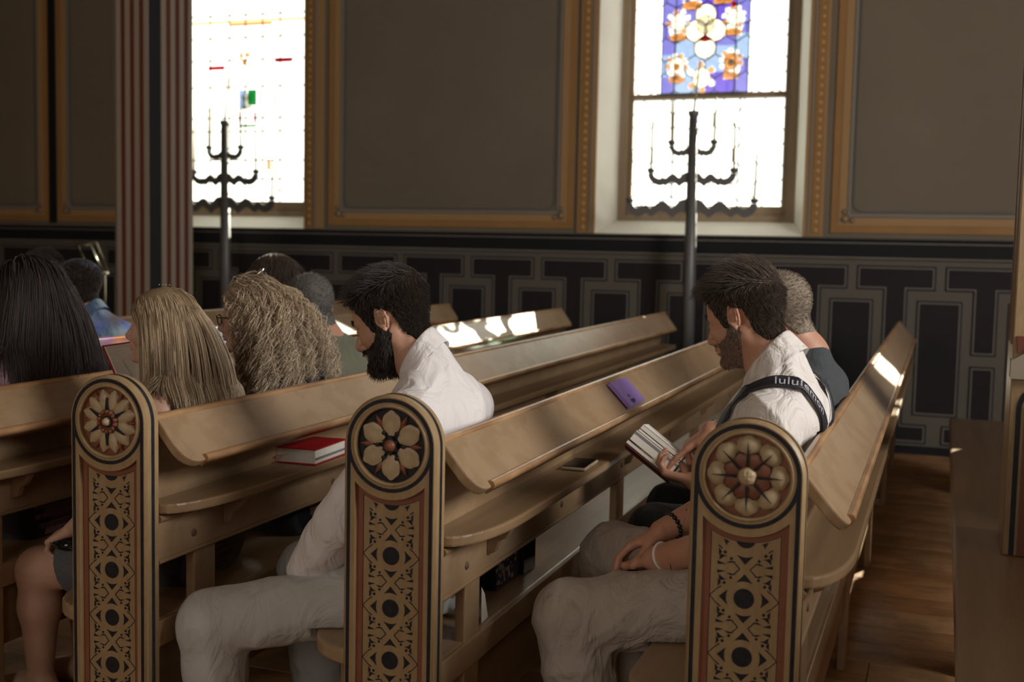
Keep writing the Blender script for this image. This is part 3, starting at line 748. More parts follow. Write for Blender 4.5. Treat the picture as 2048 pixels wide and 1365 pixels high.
def seat_mesh():
    pts = [(0.105, 0.058)]
    pts.append((-0.10, 0.058))
    for k in range(9):
        t = R(90 * k / 8); pts.append((-0.125 - 0.165 * math.sin(t), 0.058 + 0.16 * (1 - math.cos(t))))
    pts += [(-0.29, LEN - 0.05), (-0.27, LEN), (0.105, LEN)]
    m = MB(); m.prism([pts[::-1]], 0.405, 0.448, lambda u, v, a: (u, v, a), 0)
    me = m.mesh('seat', [seatw]); return bm_bevel(me, 0.012, 3)
SHELF = shelf_mesh(); SEAT = seat_mesh()
m = MB(); m.extrude([(0.084, 0.972), (0.110, 0.972), (0.064, 0.700), (0.038, 0.700)], 0.056, LEN); BACK = m.mesh('back_board', [wood])
m = MB(); m.box((0.060, 0.056, 0.595), (0.112, LEN, 0.732), 0, 0.004); RAIL = m.mesh('back_rail', [wood])
def mould(z0, r_, name, x=0.112, mt=wood2):
    m = MB(); prof = [(x - 0.004, z0 - r_)] + [(x + r_ * math.sin(R(22.5 * k)), z0 - r_ * math.cos(R(22.5 * k))) for k in range(9)] + [(x - 0.004, z0 + r_)]
    m.extrude(prof, 0.056, LEN, 0, True); return m.mesh(name, [mt])
MO1 = mould(0.716, 0.011, 'moulding'); MO2 = mould(0.602, 0.006, 'moulding')
m = MB(); m.box((0.085, 0.056, 0.375), (0.112, LEN, 0.446), 0, 0.004); APRON = m.mesh('seat_rail', [wood])
m = MB(); m.box((0.068, 0.056, 0.19), (0.092, LEN, 0.375), 0, 0.003); KICK = m.mesh('lower_board', [wood2])
m = MB(); m.box((0.078, -0.05, 0.0), (0.106, 0.05, 0.60), 0, 0.004); STILE = m.mesh('stile', [wood])
m = MB(); m.prism([[(0.112, 0.730), (0.112, 0.640), (0.135, 0.650), (0.145, 0.680), (0.165, 0.690), (0.180, 0.715), (0.186, 0.730)][::-1]], -0.012, 0.012, lambda u, v, a: (u, a, v), 0); BRACK = bm_bevel(m.mesh('bracket', [wood2]), 0.003)
m = MB(); m.lathe([(0.0001, 0.003), (0.009, 0.003), (0.011, 0.0), (0.011, -0.004)], 0, 10, Matrix.Rotation(R(90), 4, 'Y')); PLUG = m.mesh('plug', [plugm])
m = MB(); m.box((-0.27, 0.0, 0.0), (-0.245, 0.035, 0.405), 0, 0.004); m.box((-0.27, 0.002, 0.30), (0.08, 0.033, 0.40), 0, 0.004); LEG = m.mesh('seat_bracket', [wood2])

def pew(xc, kind, label, rot=0.0, y1=None, full=True, carve=True):
    r_ = empty('pew', (xc, Y0, 0), R(rot), label, 'pew')
    r_.location.z = 0
    pan = link('end_panel', SLAB, r_)
    for nm, me in (('painted_band', BAND), ('edge_stripe', STRIPE), ('rosette_rim', LIP), ('terracotta_border', BORDER), ('stencil_pattern', PATTERN)): link(nm, me, pan)
    if carve: rosette(kind, pan)
    sy = 1.0 if y1 is None else (y1 - Y0) / LEN
    for nm, me in (('book_board', BOARD), ('board_lip', LIPB), ('top_edge', CAP), ('back_board', BACK), ('back_rail', RAIL), ('shelf', SHELF), ('seat', SEAT), ('moulding', MO1), ('moulding', MO2), ('seat_rail', APRON), ('lower_board', KICK)):
        o = link(nm, me, r_)
    for ys in (0.27, 1.72, 3.15, 4.6, 5.75): link('stile', STILE, r_, (0, ys, 0)); link('seat_bracket', LEG, r_, (0, ys, 0))
    for ys in (0.36, 1.75, 3.2, 4.6): link('bracket', BRACK, r_, (0, ys, 0))
    for ys in (0.21, 0.98, 1.70, 2.5, 3.25, 4.0, 4.7, 5.4): link('plug', PLUG, r_, (0.1125, ys, 0.647))
    return r_
pew(-0.365, 'A', 'painted pew with an eight-petal rosette around a cross-hatched button, nearest the open floor')
pew(-1.19, 'B', 'painted pew with a six-petal flower and red ball, behind the bearded man in white', 0)
pew(-1.99, 'C', 'painted pew with a double-lobed rosette and beaded ring, carrying the thick red hymnal', -0.15)
pew(-2.745, 'B', 'pew behind the woman with long dark hair, mint books on its shelf', 0.1)
pew(-3.66, 'C', 'pew with a sunlit white board in front of the dark-haired women', 0.0, carve=False)
pew(-4.52, 'C', 'farthest pew, plain brown board end showing behind the sunlit ones', 0.0, carve=False)

# the last pew on the right: only its seat and the tall painted post show
r4 = empty('pew', (0.355, 2.0, 0), 0, 'long empty seat bench with a tall painted post rising from it', 'pew')
m = MB(); m.box((-0.285, -1.2, 0.405), (0.30, 5.6, 0.448), 0, 0.012); m.build('seat', [seatw], r4)
m = MB(); m.box((-0.262, -1.2, 0.18), (-0.235, 5.6, 0.405), 0, 0.003); m.build('seat_rail', [wood2], r4)
m = MB(); m.box((-0.262, 5.52, 0.0), (0.28, 5.56, 0.405), 0, 0.003); m.build('leg', [wood2], r4)
m = MB(); m.box((-0.262, -1.1, 0.0), (0.28, -1.06, 0.405), 0, 0.003); m.build('leg', [wood2], r4)
m = MB(); m.box((-0.25, 2.2, 0.0), (0.28, 2.24, 0.405), 0, 0.003); m.build('leg', [wood2], r4)
m = MB(); m.box((0.25, -1.2, 0.45), (0.28, 2.15, 1.16), 0, 0.003); m.box((0.25, 2.48, 0.45), (0.28, 5.6, 1.16), 0, 0.003); m.build('back_board', [wood], r4)  # back out of view, made taller so it keeps the bench in shade
px0, py0 = 0.222 - 0.355, 4.17 - 2.0; px1, py1 = px0 + 0.40, py0 + 0.29
m = MB(); m.box((px0, py0, 0.449), (px1, py1, ZT - 0.02), 0, 0.004); post = m.build('post', [wood2 if False else beige], r4)
m = MB()
for k, (a, b) in enumerate(((0.03, 0.045), (0.060, 0.070), (0.085, 0.10), (0.205, 0.22))):
    m.box((px0 - 0.004, py0 + a, 1.15), (px0, py0 + b, ZT - 0.05), 0)
m.build('groove_line', [mat('line_brown', (0.20, 0.12, 0.06), 0.5)], post)
m = MB(); m.prism([[(px0 + 0.055, 1.17), (px1 - 0.02, 1.17), (px1 - 0.02, 4.9), (px0 + 0.055, 4.9)]], py0 - 0.004, py0, lambda u, v, a: (u, a, v)); m.build('dark_field', [navy], post)
m = MB(); m.prism([[(px0 - 0.004, 1.04), (px1, 1.04), (px1, 1.17), (px0 + 0.09, 1.17), (px0 + 0.06, 1.155), (px0 + 0.035, 1.125), (px0 + 0.012, 1.11), (px0 - 0.004, 1.10)]], py0 - 0.022, py0, lambda u, v, a: (u, a, v)); m.build('capital_block', [mat('block_grey_brown', (0.30, 0.25, 0.19), 0.6)], post)
m = MB(); m.prism([[(px0 + 0.015, 1.125), (px0 + 0.05, 1.155), (px0 + 0.085, 1.18), (px0 + 0.01, 1.18)]], py0 - 0.03, py0 - 0.001, lambda u, v, a: (u, a, v)); m.build('red_corner', [red_s], post)
# arched stripes below the block
def arch_strip(i0, i1, mt, dy):
    def half(i): 
        r_ = 0.10 - i; pts = []
        for k in range(9): t = R(180 - 90 * k / 8); pts.append((px0 + 0.118 + r_ * math.cos(t) * 1.0, 0.935 + r_ * math.sin(t)))
        return pts
    a, b = half(i0), half(i1)
    pts = [(px0 + 0.018 + i0, 0.452)] + a + [(px1, 1.035 - i0), (px1, 1.035 - i1)] + b[::-1] + [(px0 + 0.018 + i1, 0.452)]
    m = MB(); ar = sum(pts[i - 1][0] * pts[i][1] - pts[i][0] * pts[i - 1][1] for i in range(len(pts)))
    m.prism([pts if ar > 0 else pts[::-1]], py0 - dy, py0, lambda u, v, a: (u, a, v)); m.build('painted_stripe', [mt], post)
arch_strip(0.002, 0.018, MAT['wall_black'] if False else navy, 0.003)
m = MB(); m.box((px0 + 0.045, py0 - 0.004, 0.452), (px0 + 0.082, py0, 0.95)); m.build('red_stripe', [terra], post)
m = MB(); m.box((px0 - 0.003, py0 + 0.05, 1.04), (px0, py0 + 0.10, 1.10)); m.build('mortise', [navy], post)
# ------------------------------------------------------------------ implicit-surface modelling of people and clothes
def A3(p): return np.array(p, dtype=np.float64)
def rotm(yaw=0, pitch=0, roll=0, base=None):
    """columns: forward, left, up.  base faces -X; yaw turns left (towards the camera side), pitch looks down"""
    B = np.array([[-1, 0, 0], [0, -1, 0], [0, 0, 1.0]]).T if base is None else base
    cy, sy = math.cos(R(yaw)), math.sin(R(yaw)); cp, sp_ = math.cos(R(pitch)), math.sin(R(pitch)); cr, sr = math.cos(R(roll)), math.sin(R(roll))
    Rz = np.array([[cy, -sy, 0], [sy, cy, 0], [0, 0, 1]]); Ry = np.array([[cp, 0, sp_], [0, 1, 0], [-sp_, 0, cp]]); Rx = np.array([[1, 0, 0], [0, cr, -sr], [0, sr, cr]])
    return B @ Rz @ Ry @ Rx

class Sdf:
    def __init__(s): s.p = []; s.post = []
    def rc(s, a, b, ra, rb, k=0.02, clip=None, sub=False): s.p.append(('rc', A3(a), A3(b), ra, rb, k, clip, sub)); return s
    def el(s, c, r, M=None, k=0.02, clip=None, sub=False): s.p.append(('el', A3(c), A3(r), np.eye(3) if M is None else M, k, clip, sub)); return s
    def chain(s, pts, rads, k=0.01, **kw):
        for i in range(len(pts) - 1): s.rc(pts[i], pts[i + 1], rads[i], rads[i + 1], k, **kw)
        return s
    def local(s, O, M, sc=1.0):
        """draw further primitives in a head-like local frame"""
        class Lc:
            def rc(_, a, b, ra, rb, k=0.01, **kw): s.rc(O + M @ (A3(a) * sc), O + M @ (A3(b) * sc), ra * sc, rb * sc, k * sc, **kw)
            def el(_, c, r, k=0.01, rot=None, **kw): s.el(O + M @ (A3(c) * sc), A3(r) * sc, M if rot is None else M @ rot, k * sc, **kw)
            def chain(_, pts, rads, k=0.006, **kw):
                for i in range(len(pts) - 1): _.rc(pts[i], pts[i + 1], rads[i], rads[i + 1], k, **kw)
        return Lc()
    def bounds(s):
        lo = np.full(3, 1e9); hi = -lo
        for q in s.p:
            if q[-1]: continue
            if q[0] == 'rc':
                for c, r_ in ((q[1], q[3]), (q[2], q[4])): lo = np.minimum(lo, c - r_); hi = np.maximum(hi, c + r_)
            else: m_ = q[2].max(); lo = np.minimum(lo, q[1] - m_); hi = np.maximum(hi, q[1] + m_)
        return lo - 0.02, hi + 0.02
    def _raw(s, P, prims):
        d = np.full(len(P), 0.13)
        for q in prims:
            if q[0] == 'rc':
                a, b, ra, rb, k, clip, sub = q[1:]; ba = b - a; L2 = max(ba @ ba, 1e-12); X = P - a
                t = np.clip((X @ ba) / L2, 0, 1); X = X - t[:, None] * ba
                e = np.sqrt(np.einsum('ij,ij->i', X, X)) - (ra + (rb - ra) * t)
            else:
                c_, r_, M, k, clip, sub = q[1:]
                Y_ = ((P - c_) @ M) / r_; k0 = np.sqrt(np.einsum('ij,ij->i', Y_, Y_)); Y_ = Y_ / r_; k1 = np.sqrt(np.einsum('ij,ij->i', Y_, Y_)) + 1e-9
                e = k0 * (k0 - 1) / k1; e[k0 < 1e-4] = -r_.min()
            if clip is not None:
                for pt, nn in (clip if isinstance(clip, list) else [clip]): e = np.maximum(e, (P - A3(pt)) @ A3(nn))
            if sub: h = np.clip(0.5 - 0.5 * (d + e) / k, 0, 1); d = d * (1 - h) - e * h + k * h * (1 - h)
            else: h = np.clip(0.5 + 0.5 * (d - e) / k, 0, 1); d = d * (1 - h) + e * h - k * h * (1 - h)
        return d
    def __call__(s, P):
        P = np.asarray(P)
        C_ = np.array([((q[1] + q[2]) / 2 if q[0] == 'rc' else q[1]) for q in s.p])
        Rr = np.array([(np.linalg.norm(q[2] - q[1]) / 2 + max(q[3], q[4]) if q[0] == 'rc' else q[2].max()) for q in s.p]) + 0.06
        B = 0.07 if len(P) > 4000 else 0.2
        g = np.floor(P / B).astype(np.int64); key = (g[:, 0] + 500) + ((g[:, 1] + 500) << 12) + ((g[:, 2] + 500) << 24)
        od = np.argsort(key, kind='stable'); ks = key[od]; st_ = np.flatnonzero(np.concatenate([[True], ks[1:] != ks[:-1]])); en = np.append(st_[1:], len(ks))
        d = np.full(len(P), 0.13)
        for a, b in zip(st_, en):
            ii = od[a:b]; X = P[ii]; lo, hi = X.min(0), X.max(0)
            dd = np.linalg.norm(np.maximum(np.maximum(lo - C_, C_ - hi), 0), axis=1)
            pr = [s.p[k] for k in np.flatnonzero(dd < Rr)]
            if pr: d[ii] = s._raw(X, pr)
        for f in s.post: d = f(P, d)
        return d

def folds(amp, seed, freq=28.0, aniso=(1, 1, 1), n=6):
    """soft creases: a few warped ridge families, each fading in and out over the cloth"""
    g = np.random.default_rng(seed); K = g.normal(size=(n, 3)) * np.array(aniso); K /= np.linalg.norm(K, axis=1)[:, None] / (freq * g.uniform(0.5, 1.5, (n, 1)))
    ph = g.uniform(0, 6.28, n); W = g.normal(size=(3, 3)) * 9; W2 = g.normal(size=(3, n)) * 6; p2 = g.uniform(0, 6.28, n)
    def f(P, d):
        out = d.copy(); m = np.abs(d) < 0.03
        if not m.any(): return out
        X = P[m]; Q = X + 0.022 * np.sin(X @ W + 1.3); v = np.zeros(len(X)); win = np.clip(np.sin(X @ W2 + p2) * 1.4, 0, 1)
        for i in range(n): s_ = np.abs(np.sin(Q @ K[i] * 0.5 + ph[i])); v += win[:, i] * ((1 - s_) ** 2.2 - 0.25)
        out[m] = d[m] - amp * v; return out
    return f
def box_cut(lo, hi, r_=0.004):
    lo, hi = A3(lo), A3(hi); c = (lo + hi) / 2; h_ = (hi - lo) / 2
    def f(P, d):
        q = np.abs(P - c) - h_; e = np.sqrt((np.maximum(q, 0) ** 2).sum(1)) + np.minimum(q.max(1), 0)
        return np.maximum(d, -(e - r_))
    return f
def plane_cut(pt, n_):
    pt, n_ = A3(pt), A3(n_) / np.linalg.norm(n_)
    return lambda P, d: np.maximum(d, (P - pt) @ n_)

def surface(f, h, lo=None, hi=None, smooth_it=1):
    if lo is None: lo, hi = f.bounds()
    L_ = 3 if h < 0.0045 else 2; H = h * 2 ** L_
    n = np.ceil((hi - lo) / H).astype(int) + 1
    idx = np.stack(np.meshgrid(*[np.arange(k) for k in n], indexing='ij'), -1).reshape(-1, 3)
    for l in range(L_, -1, -1):
        s_ = h * 2 ** l; c = lo + (idx + 0.5) * s_; d = f(c)
        idx = idx[np.abs(d) < min(s_ * 0.87 * (1.7 if l else 2.0) + 0.004 * (l > 0), 0.12)]
        if l: idx = (idx[:, None, :] * 2 + np.array([[a, b, c_] for a in (0, 1) for b in (0, 1) for c_ in (0, 1)])[None]).reshape(-1, 3)
    top = np.floor((hi - lo) / h).astype(int); idx = idx[(idx < top).all(1)]
    off = np.array([[a, b, c_] for a in (0, 1) for b in (0, 1) for c_ in (0, 1)])
    key = lambda q: (q[..., 0].astype(np.int64) + 2) + ((q[..., 1].astype(np.int64) + 2) << 20) + ((q[..., 2].astype(np.int64) + 2) << 40)
    cor = idx[:, None, :] + off[None]; ck = key(cor); uk, first, inv = np.unique(ck.reshape(-1), return_index=True, return_inverse=True)
    cc = cor.reshape(-1, 3)[first]; cd = f(lo + cc * h); D = cd[inv].reshape(-1, 8)
    act = (D < 0).any(1) & (D >= 0).any(1); idx = idx[act]; D = D[act]; N = len(idx)
    acc = np.zeros((N, 3)); cnt = np.zeros(N)
    ed = [(a, b) for a in range(8) for b in range(a + 1, 8) if np.abs(off[a] - off[b]).sum() == 1]
    for a, b in ed:
        m = (D[:, a] < 0) != (D[:, b] < 0); t = D[m, a] / (D[m, a] - D[m, b])
        acc[m] += off[a] + t[:, None] * (off[b] - off[a]); cnt[m] += 1
    V = lo + (idx + acc / cnt[:, None]) * h
    k_ = key(idx); order = np.argsort(k_); ks = k_[order]
    def find(q):
        kk = key(q); p = np.searchsorted(ks, kk); p = np.clip(p, 0, N - 1); ok = ks[p] == kk; return np.where(ok, order[p], -1)
    F = []
    for ax in range(3):
        u, v = (ax + 1) % 3, (ax + 2) % 3; b_ = 4 >> ax                      # corner index stride for axis
        m = (D[:, 0] < 0) != (D[:, b_] < 0); q = idx[m]; sgn = D[m, 0] < 0
        du = np.zeros(3, int); du[u] = 1; dv = np.zeros(3, int); dv[v] = 1
        a0 = find(q); a1 = find(q - du); a2 = find(q - du - dv); a3 = find(q - dv)
        ok = (a0 >= 0) & (a1 >= 0) & (a2 >= 0) & (a3 >= 0)
        Q = np.stack([a0, a1, a2, a3], 1)[ok]; sg = sgn[ok]
        Q[~sg] = Q[~sg][:, ::-1]; F.append(Q)
    F = np.concatenate(F)
    for _ in range(1):                                                        # pull vertices onto the surface
        e = h * 0.5; d0 = f(V); G = np.stack([f(V + np.eye(3)[i] * e) - d0 for i in range(3)], 1) / e
        g2 = (G ** 2).sum(1) + 1e-6; V = V - np.clip(d0 / g2, -h, h)[:, None] * G * 0.9
    return V, F

def np_mesh(name, V, F, mats, smooth=True, mi=None):
    me = bpy.data.meshes.new(name); k = F.shape[1]
    me.vertices.add(len(V)); me.vertices.foreach_set('co', np.ascontiguousarray(V, dtype=np.float32).ravel())
    me.loops.add(len(F) * k); me.loops.foreach_set('vertex_index', F.astype(np.int32).ravel())
    me.polygons.add(len(F)); me.polygons.foreach_set('loop_start', np.arange(0, len(F) * k, k, dtype=np.int32)); me.polygons.foreach_set('loop_total', np.full(len(F), k, dtype=np.int32))
    for m in mats: me.materials.append(m)
    me.polygons.foreach_set('use_smooth', np.full(len(F), smooth))
    if mi is not None: me.polygons.foreach_set('material_index', mi.astype(np.int32))
    me.update(calc_edges=True); me.validate(); return me

def part(name, f, h, mts, parent, mi_fn=None, col_fn=None, fine=(), hf=0.0036):
    V, F = surface(f, h); O = A3(parent.location)
    for lo, hi in fine:                                   # finer mesh where the face and the hands are
        lo, hi = A3(lo), A3(hi); c = V[F].mean(1); ins = ((c > lo + h * .8) & (c < hi - h * .8)).all(1); F = F[~ins]
        V2, F2 = surface(f, hf, lo, hi); F = np.concatenate([F, F2 + len(V)]); V = np.concatenate([V, V2])
    if len(fine):
        used = np.unique(F); re_ = np.full(len(V), -1); re_[used] = np.arange(len(used)); V = V[used]; F = re_[F]
    mi = mi_fn(V[F].mean(1)) if mi_fn else None
    me = np_mesh(name, V - O, F, mts if isinstance(mts, (list, tuple)) else [mts], True, mi)
    if col_fn is not None:
        at = me.attributes.new('tint', 'FLOAT', 'POINT'); at.data.foreach_set('value', np.asarray(col_fn(V), dtype=np.float32))
    return link(name, me, parent)

def strands(name, paths, rad, mts, parent, sides=3, taper=0.35):
    """paths (N, S, 3) -> thin tubes; a float attribute 'rnd' varies the colour"""
    N, S, _ = paths.shape; O = A3(parent.location)
    d = np.gradient(paths, axis=1); d /= np.linalg.norm(d, axis=2, keepdims=True) + 1e-9
    ref = np.array([0.31, 0.77, 0.55]); a = np.cross(d, ref); a /= np.linalg.norm(a, axis=2, keepdims=True) + 1e-9; b = np.cross(d, a)
    rr = np.asarray(rad).reshape(-1, 1) * np.linspace(1, taper, S)[None]
    V = np.stack([paths + rr[..., None] * (a * math.cos(2 * math.pi * k / sides) + b * math.sin(2 * math.pi * k / sides)) for k in range(sides)], 2)   # N S k 3
    i = np.arange(N * (S - 1)); base = (i // (S - 1)) * S * sides + (i % (S - 1)) * sides
    F = np.concatenate([np.stack([base + k, base + (k + 1) % sides, base + sides + (k + 1) % sides, base + sides + k], 1) for k in range(sides)])
    me = np_mesh(name, V.reshape(-1, 3) - O, F, [mts])
    at = me.attributes.new('rnd', 'FLOAT', 'POINT'); at.data.foreach_set('value', np.repeat(rng.random(N), S * sides).astype(np.float32))
    return link(name, me, parent)

def hair_mat(name, c0, c1, c2, rough=0.42, root_dark=None):
    m = bpy.data.materials.new(name); m.use_nodes = True; nt = m.node_tree; N = nt.nodes; L = nt.links; b = N['Principled BSDF']
    at = N.new('ShaderNodeAttribute'); at.attribute_name = 'rnd'; r_ = N.new('ShaderNodeValToRGB')
    e = r_.color_ramp.elements; e[0].color = (*c0, 1); e[1].color = (*c2, 1); x = e.new(0.5); x.color = (*c1, 1)
    L.new(at.outputs['Fac'], r_.inputs[0]); L.new(r_.outputs[0], b.inputs['Base Color'])
    b.inputs['Roughness'].default_value = rough; b.inputs['Specular IOR Level'].default_value = 0.45
    b.inputs['Sheen Weight'].default_value = 0.15
    MAT[name + '_under'] = mat(name + '_under', tuple(x * .55 + y * .25 for x, y in zip(c1, c0)), .95, spec=.05)
    return m

def grad(f, P, e=0.003):
    d0 = f(P); return d0, np.stack([f(P + np.eye(3)[i] * e) - d0 for i in range(3)], 1) / e

def scalp_points(headf, O, M, sc, mask, n):
    """random points on the head surface where mask(local dir point) holds"""
    out = []; tot = 0
    while tot < n:
        u = rng.normal(size=(n * 2, 3)); u /= np.linalg.norm(u, axis=1)[:, None]
        P0 = O + (M @ (np.array([-0.01, 0, 0.0]) * sc)); t = np.full(len(u), 0.2 * sc)
        D = u @ M.T
        for _ in range(12): t -= headf(P0 + D * t[:, None]) * 0.85
        P = P0 + D * t[:, None]; Lp = ((P - O) @ M) / sc
        ok = mask(Lp); out.append(P[ok]); tot += ok.sum()
        if ok.sum() == 0: break
    return np.concatenate(out)[:n]

def grow(headf, P, M, length, comb, lift=0.55, steps=4, grav=0.0, clear=0.0015, jitter=0.12, curl=0.0, curlf=60.0, sc=1.0):
    """comb(local points) -> local direction (N,3)"""
    N = len(P); L_ = length if hasattr(length, '__len__') else np.full(N, length)
    O = P.copy(); path = [P.copy()]; ph = rng.uniform(0, 6.28, (N, 3))
    for s_ in range(steps):
        d0, G = grad(headf, O); G /= np.linalg.norm(G, axis=1)[:, None] + 1e-9
        c = comb(O) @ M.T
        u = c * (1 - lift * (0.7 ** s_)) + G * lift * (0.7 ** s_) + np.array([0, 0, -grav * (s_ + 1) / steps]) + rng.normal(size=(N, 3)) * jitter
        u /= np.linalg.norm(u, axis=1)[:, None] + 1e-9
        O = O + u * (L_ / steps)[:, None]
        if curl: O = O + curl * np.sin(ph + (s_ + 1) * curlf / steps) * np.array([1, 1, 0.6])
        d1 = headf(O); pen = d1 < clear
        if pen.any():
            _, G1 = grad(headf, O[pen]); G1 /= np.linalg.norm(G1, axis=1)[:, None] + 1e-9
            O[pen] += G1 * (clear - d1[pen])[:, None]
        path.append(O.copy())
    return np.stack(path, 1)

# ---- anatomy
def head(S, O, M, sc=1.0, neck=None, jaw=1.0, nose=1.0, ears=True):
    h = S.local(O, M, sc)
    h.el((-0.014, 0, 0.034), (0.098, 0.0765, 0.086), 0.01)
    h.el((0.030, 0, 0.030), (0.062, 0.064, 0.070), 0.02)          # forehead
    h.el((0.034, 0, -0.030), (0.056, 0.056, 0.070), 0.02)         # mid face
    h.el((0.046, 0, -0.078), (0.040, 0.040 * jaw, 0.032), 0.02)
    for s_ in (-1, 1):
        h.rc((0.0, s_ * 0.052 * jaw, -0.050), (0.058, s_ * 0.022 * jaw, -0.098), 0.020, 0.016, 0.02)       # jaw line
        h.el((0.055, s_ * 0.040, -0.026), (0.026, 0.022, 0.024), 0.02)    # cheek
        h.rc((0.087, s_ * 0.012, 0.019), (0.070, s_ * 0.046, 0.017), 0.010, 0.009, 0.014)   # brow
    for s_ in (-1, 1): h.el((0.100, s_ * 0.031, -0.002), (0.020, 0.019, 0.013), 0.012, sub=True)
    for s_ in (-1, 1):
        h.el((0.0765, s_ * 0.031, -0.003), (0.0135, 0.0145, 0.0125), 0.002)          # lidded eye
        h.rc((0.0885, s_ * 0.018, -0.0065), (0.0835, s_ * 0.044, -0.0085), 0.0018, 0.0016, 0.002)
    h.rc((0.088, 0, 0.012), (0.108 + 0.004 * nose, 0, -0.032), 0.0075, 0.0115, 0.010)
    h.el((0.110, 0, -0.036), (0.0125, 0.0120, 0.0105), 0.006)
    for s_ in (-1, 1):
        h.el((0.101, s_ * 0.0125, -0.039), (0.0100, 0.0070, 0.0075), 0.004); h.el((0.107, s_ * 0.0065, -0.0475), (0.005, 0.0032, 0.004), 0.002, sub=True)
    h.rc((0.090, 0, -0.045), (0.095, 0, -0.058), 0.014, 0.012, 0.012)      # upper lip base
    h.el((0.0985, 0, -0.0625), (0.0075, 0.0215, 0.0050), 0.004); h.el((0.0965, 0, -0.0715), (0.0080, 0.0185, 0.0060), 0.004)
    h.el((0.108, 0, -0.0670), (0.010, 0.022, 0.0012), 0.002, sub=True)
    h.el((0.083, 0, -0.100), (0.020, 0.022, 0.017), 0.014)                # chin
    if ears:
        for s_ in (-1, 1):
            e = rotm(0, 0, 0, np.array([[math.cos(R(s_ * 24)), -math.sin(R(s_ * 24)), 0], [math.sin(R(s_ * 24)), math.cos(R(s_ * 24)), 0], [0, 0, 1.0]]))
            cx, cy = -0.012, s_ * 0.080
            h.el((cx, cy - s_ * 0.004, -0.004), (0.015, 0.006, 0.027), 0.006, rot=e)
            rim = []
            for t in np.linspace(R(-60), R(235), 12):
                rr_ = 0.0165 if t < R(120) else 0.0150
                x_ = cx + 0.016 * math.cos(t) * -1; z_ = -0.001 + 0.0285 * math.sin(t)
                x_ = cx - 0.0165 * math.cos(t); rim.append((x_ - 0.002, cy + s_ * (0.0035 + 0.006 * max(0, math.cos(t) * 1.0)), z_))
            h.chain(rim, [0.0034] * 12, 0.003)
            h.el((cx + 0.006, cy, -0.030), (0.0075, 0.0045, 0.0090), 0.004)
            h.el((cx + 0.003, cy + s_ * 0.006, -0.006), (0.0078, 0.0060, 0.0105), 0.003, sub=True)
            h.chain([(cx - 0.007, cy + s_ * 0.003, 0.014), (cx - 0.009, cy + s_ * 0.004, 0.0), (cx - 0.005, cy + s_ * 0.004, -0.014)], [0.0028, 0.0032, 0.003], 0.003)
            h.el((cx + 0.014, cy, -0.008), (0.0040, 0.004, 0.0060), 0.003)
    if neck is not None:
        nb, nr = A3(neck[0]), neck[1]
        S.rc(O + M @ (A3((-0.028, 0, -0.045)) * sc), nb, 0.054 * sc * nr, 0.062 * sc * nr, 0.025)
        S.rc(O + M @ (A3((0.012, 0, -0.085)) * sc), nb + M @ A3((0.022, 0, 0.0)), 0.034 * sc, 0.045 * sc, 0.03)
        for s_ in (-1, 1): S.rc(O + M @ (A3((-0.018, s_ * 0.052, -0.045)) * sc), nb + M @ A3((0.045, s_ * 0.012, -0.03)), 0.014, 0.013, 0.02)

def hand(S, wr, fdir, pn, side, curl=(25, 30, 20), thumb=(0.7, 0.45), sc=1.0, point=None, spread=5):
    """wr wrist point, fdir finger direction, pn palm normal (out of the palm), side +1 if the thumb is at fdir x pn"""
    f = A3(fdir); f /= np.linalg.norm(f); p = A3(pn); p -= f * (p @ f); p /= np.linalg.norm(p); l = np.cross(p, f) * side      # towards the thumb
    wr = A3(wr); K = sc
    pc = wr + f * 0.048 * K
    for q, wd in ((-0.030, 0.012), (-0.010, 0.013), (0.010, 0.0135), (0.028, 0.0135)):
        S.rc(wr + f * 0.006 * K + l * q * 0.6 * K, wr + f * 0.088 * K + l * q * K, 0.0145 * K, wd * 0.95 * K, 0.012)
    S.rc(wr + f * 0.01 * K + l * 0.018 * K + p * 0.006, wr + f * 0.045 * K + l * 0.034 * K + p * 0.012, 0.016 * K, 0.013 * K, 0.015)
    ln = [(0.042, 0.025, 0.021), (0.047, 0.029, 0.022), (0.044, 0.027, 0.022), (0.034, 0.020, 0.019)]
    for i in range(4):
        q = (0.030, 0.010, -0.010, -0.029)[i]; b = wr + f * (0.090, 0.094, 0.090, 0.082)[i] * K + l * q * K
        cu = list(curl); 
        if point is not None: cu = [6, 8, 5] if i == point else [62 + 4 * i, 70, 40]
        ang = 0; sp_ = R(spread) * (1.5 - i); fd = f * math.cos(sp_) + l * math.sin(sp_); pts = [b]
        for j in range(3):
            ang += cu[j] * (1 + 0.06 * i); dd = fd * math.cos(R(ang)) + p * math.sin(R(ang)); pts.append(pts[-1] + dd * ln[i][j] * K)
        r0 = (0.0092, 0.0095, 0.0090, 0.0080)[i] * K
        S.chain(pts, [r0 * 1.06, r0, r0 * 0.93, r0 * 0.80], 0.0035)
    tb = wr + f * 0.030 * K + l * 0.030 * K + p * 0.010
    td = f * thumb[0] + l * (1 - thumb[0]) + p * thumb[1]; td /= np.linalg.norm(td); t1 = tb + td * 0.040 * K
    td2 = td + f * 0.35; td2 /= np.linalg.norm(td2); t2 = t1 + td2 * 0.030 * K; t3 = t2 + td2 * 0.020 * K
    S.chain([tb, t1, t2, t3], [0.0145 * K, 0.0112 * K, 0.0102 * K, 0.0082 * K], 0.006)

def skin_mat(name, c, c2):
    m = mat(name, c, 0.48, sss=0.12, noise=[((18, 18, 18), c2, 0.55, 0.16), ((160, 160, 160), tuple(x * 0.8 for x in c), 0.4, 0.1)], bump=((420, 420, 420), 0.12, 0.0006))
    return m
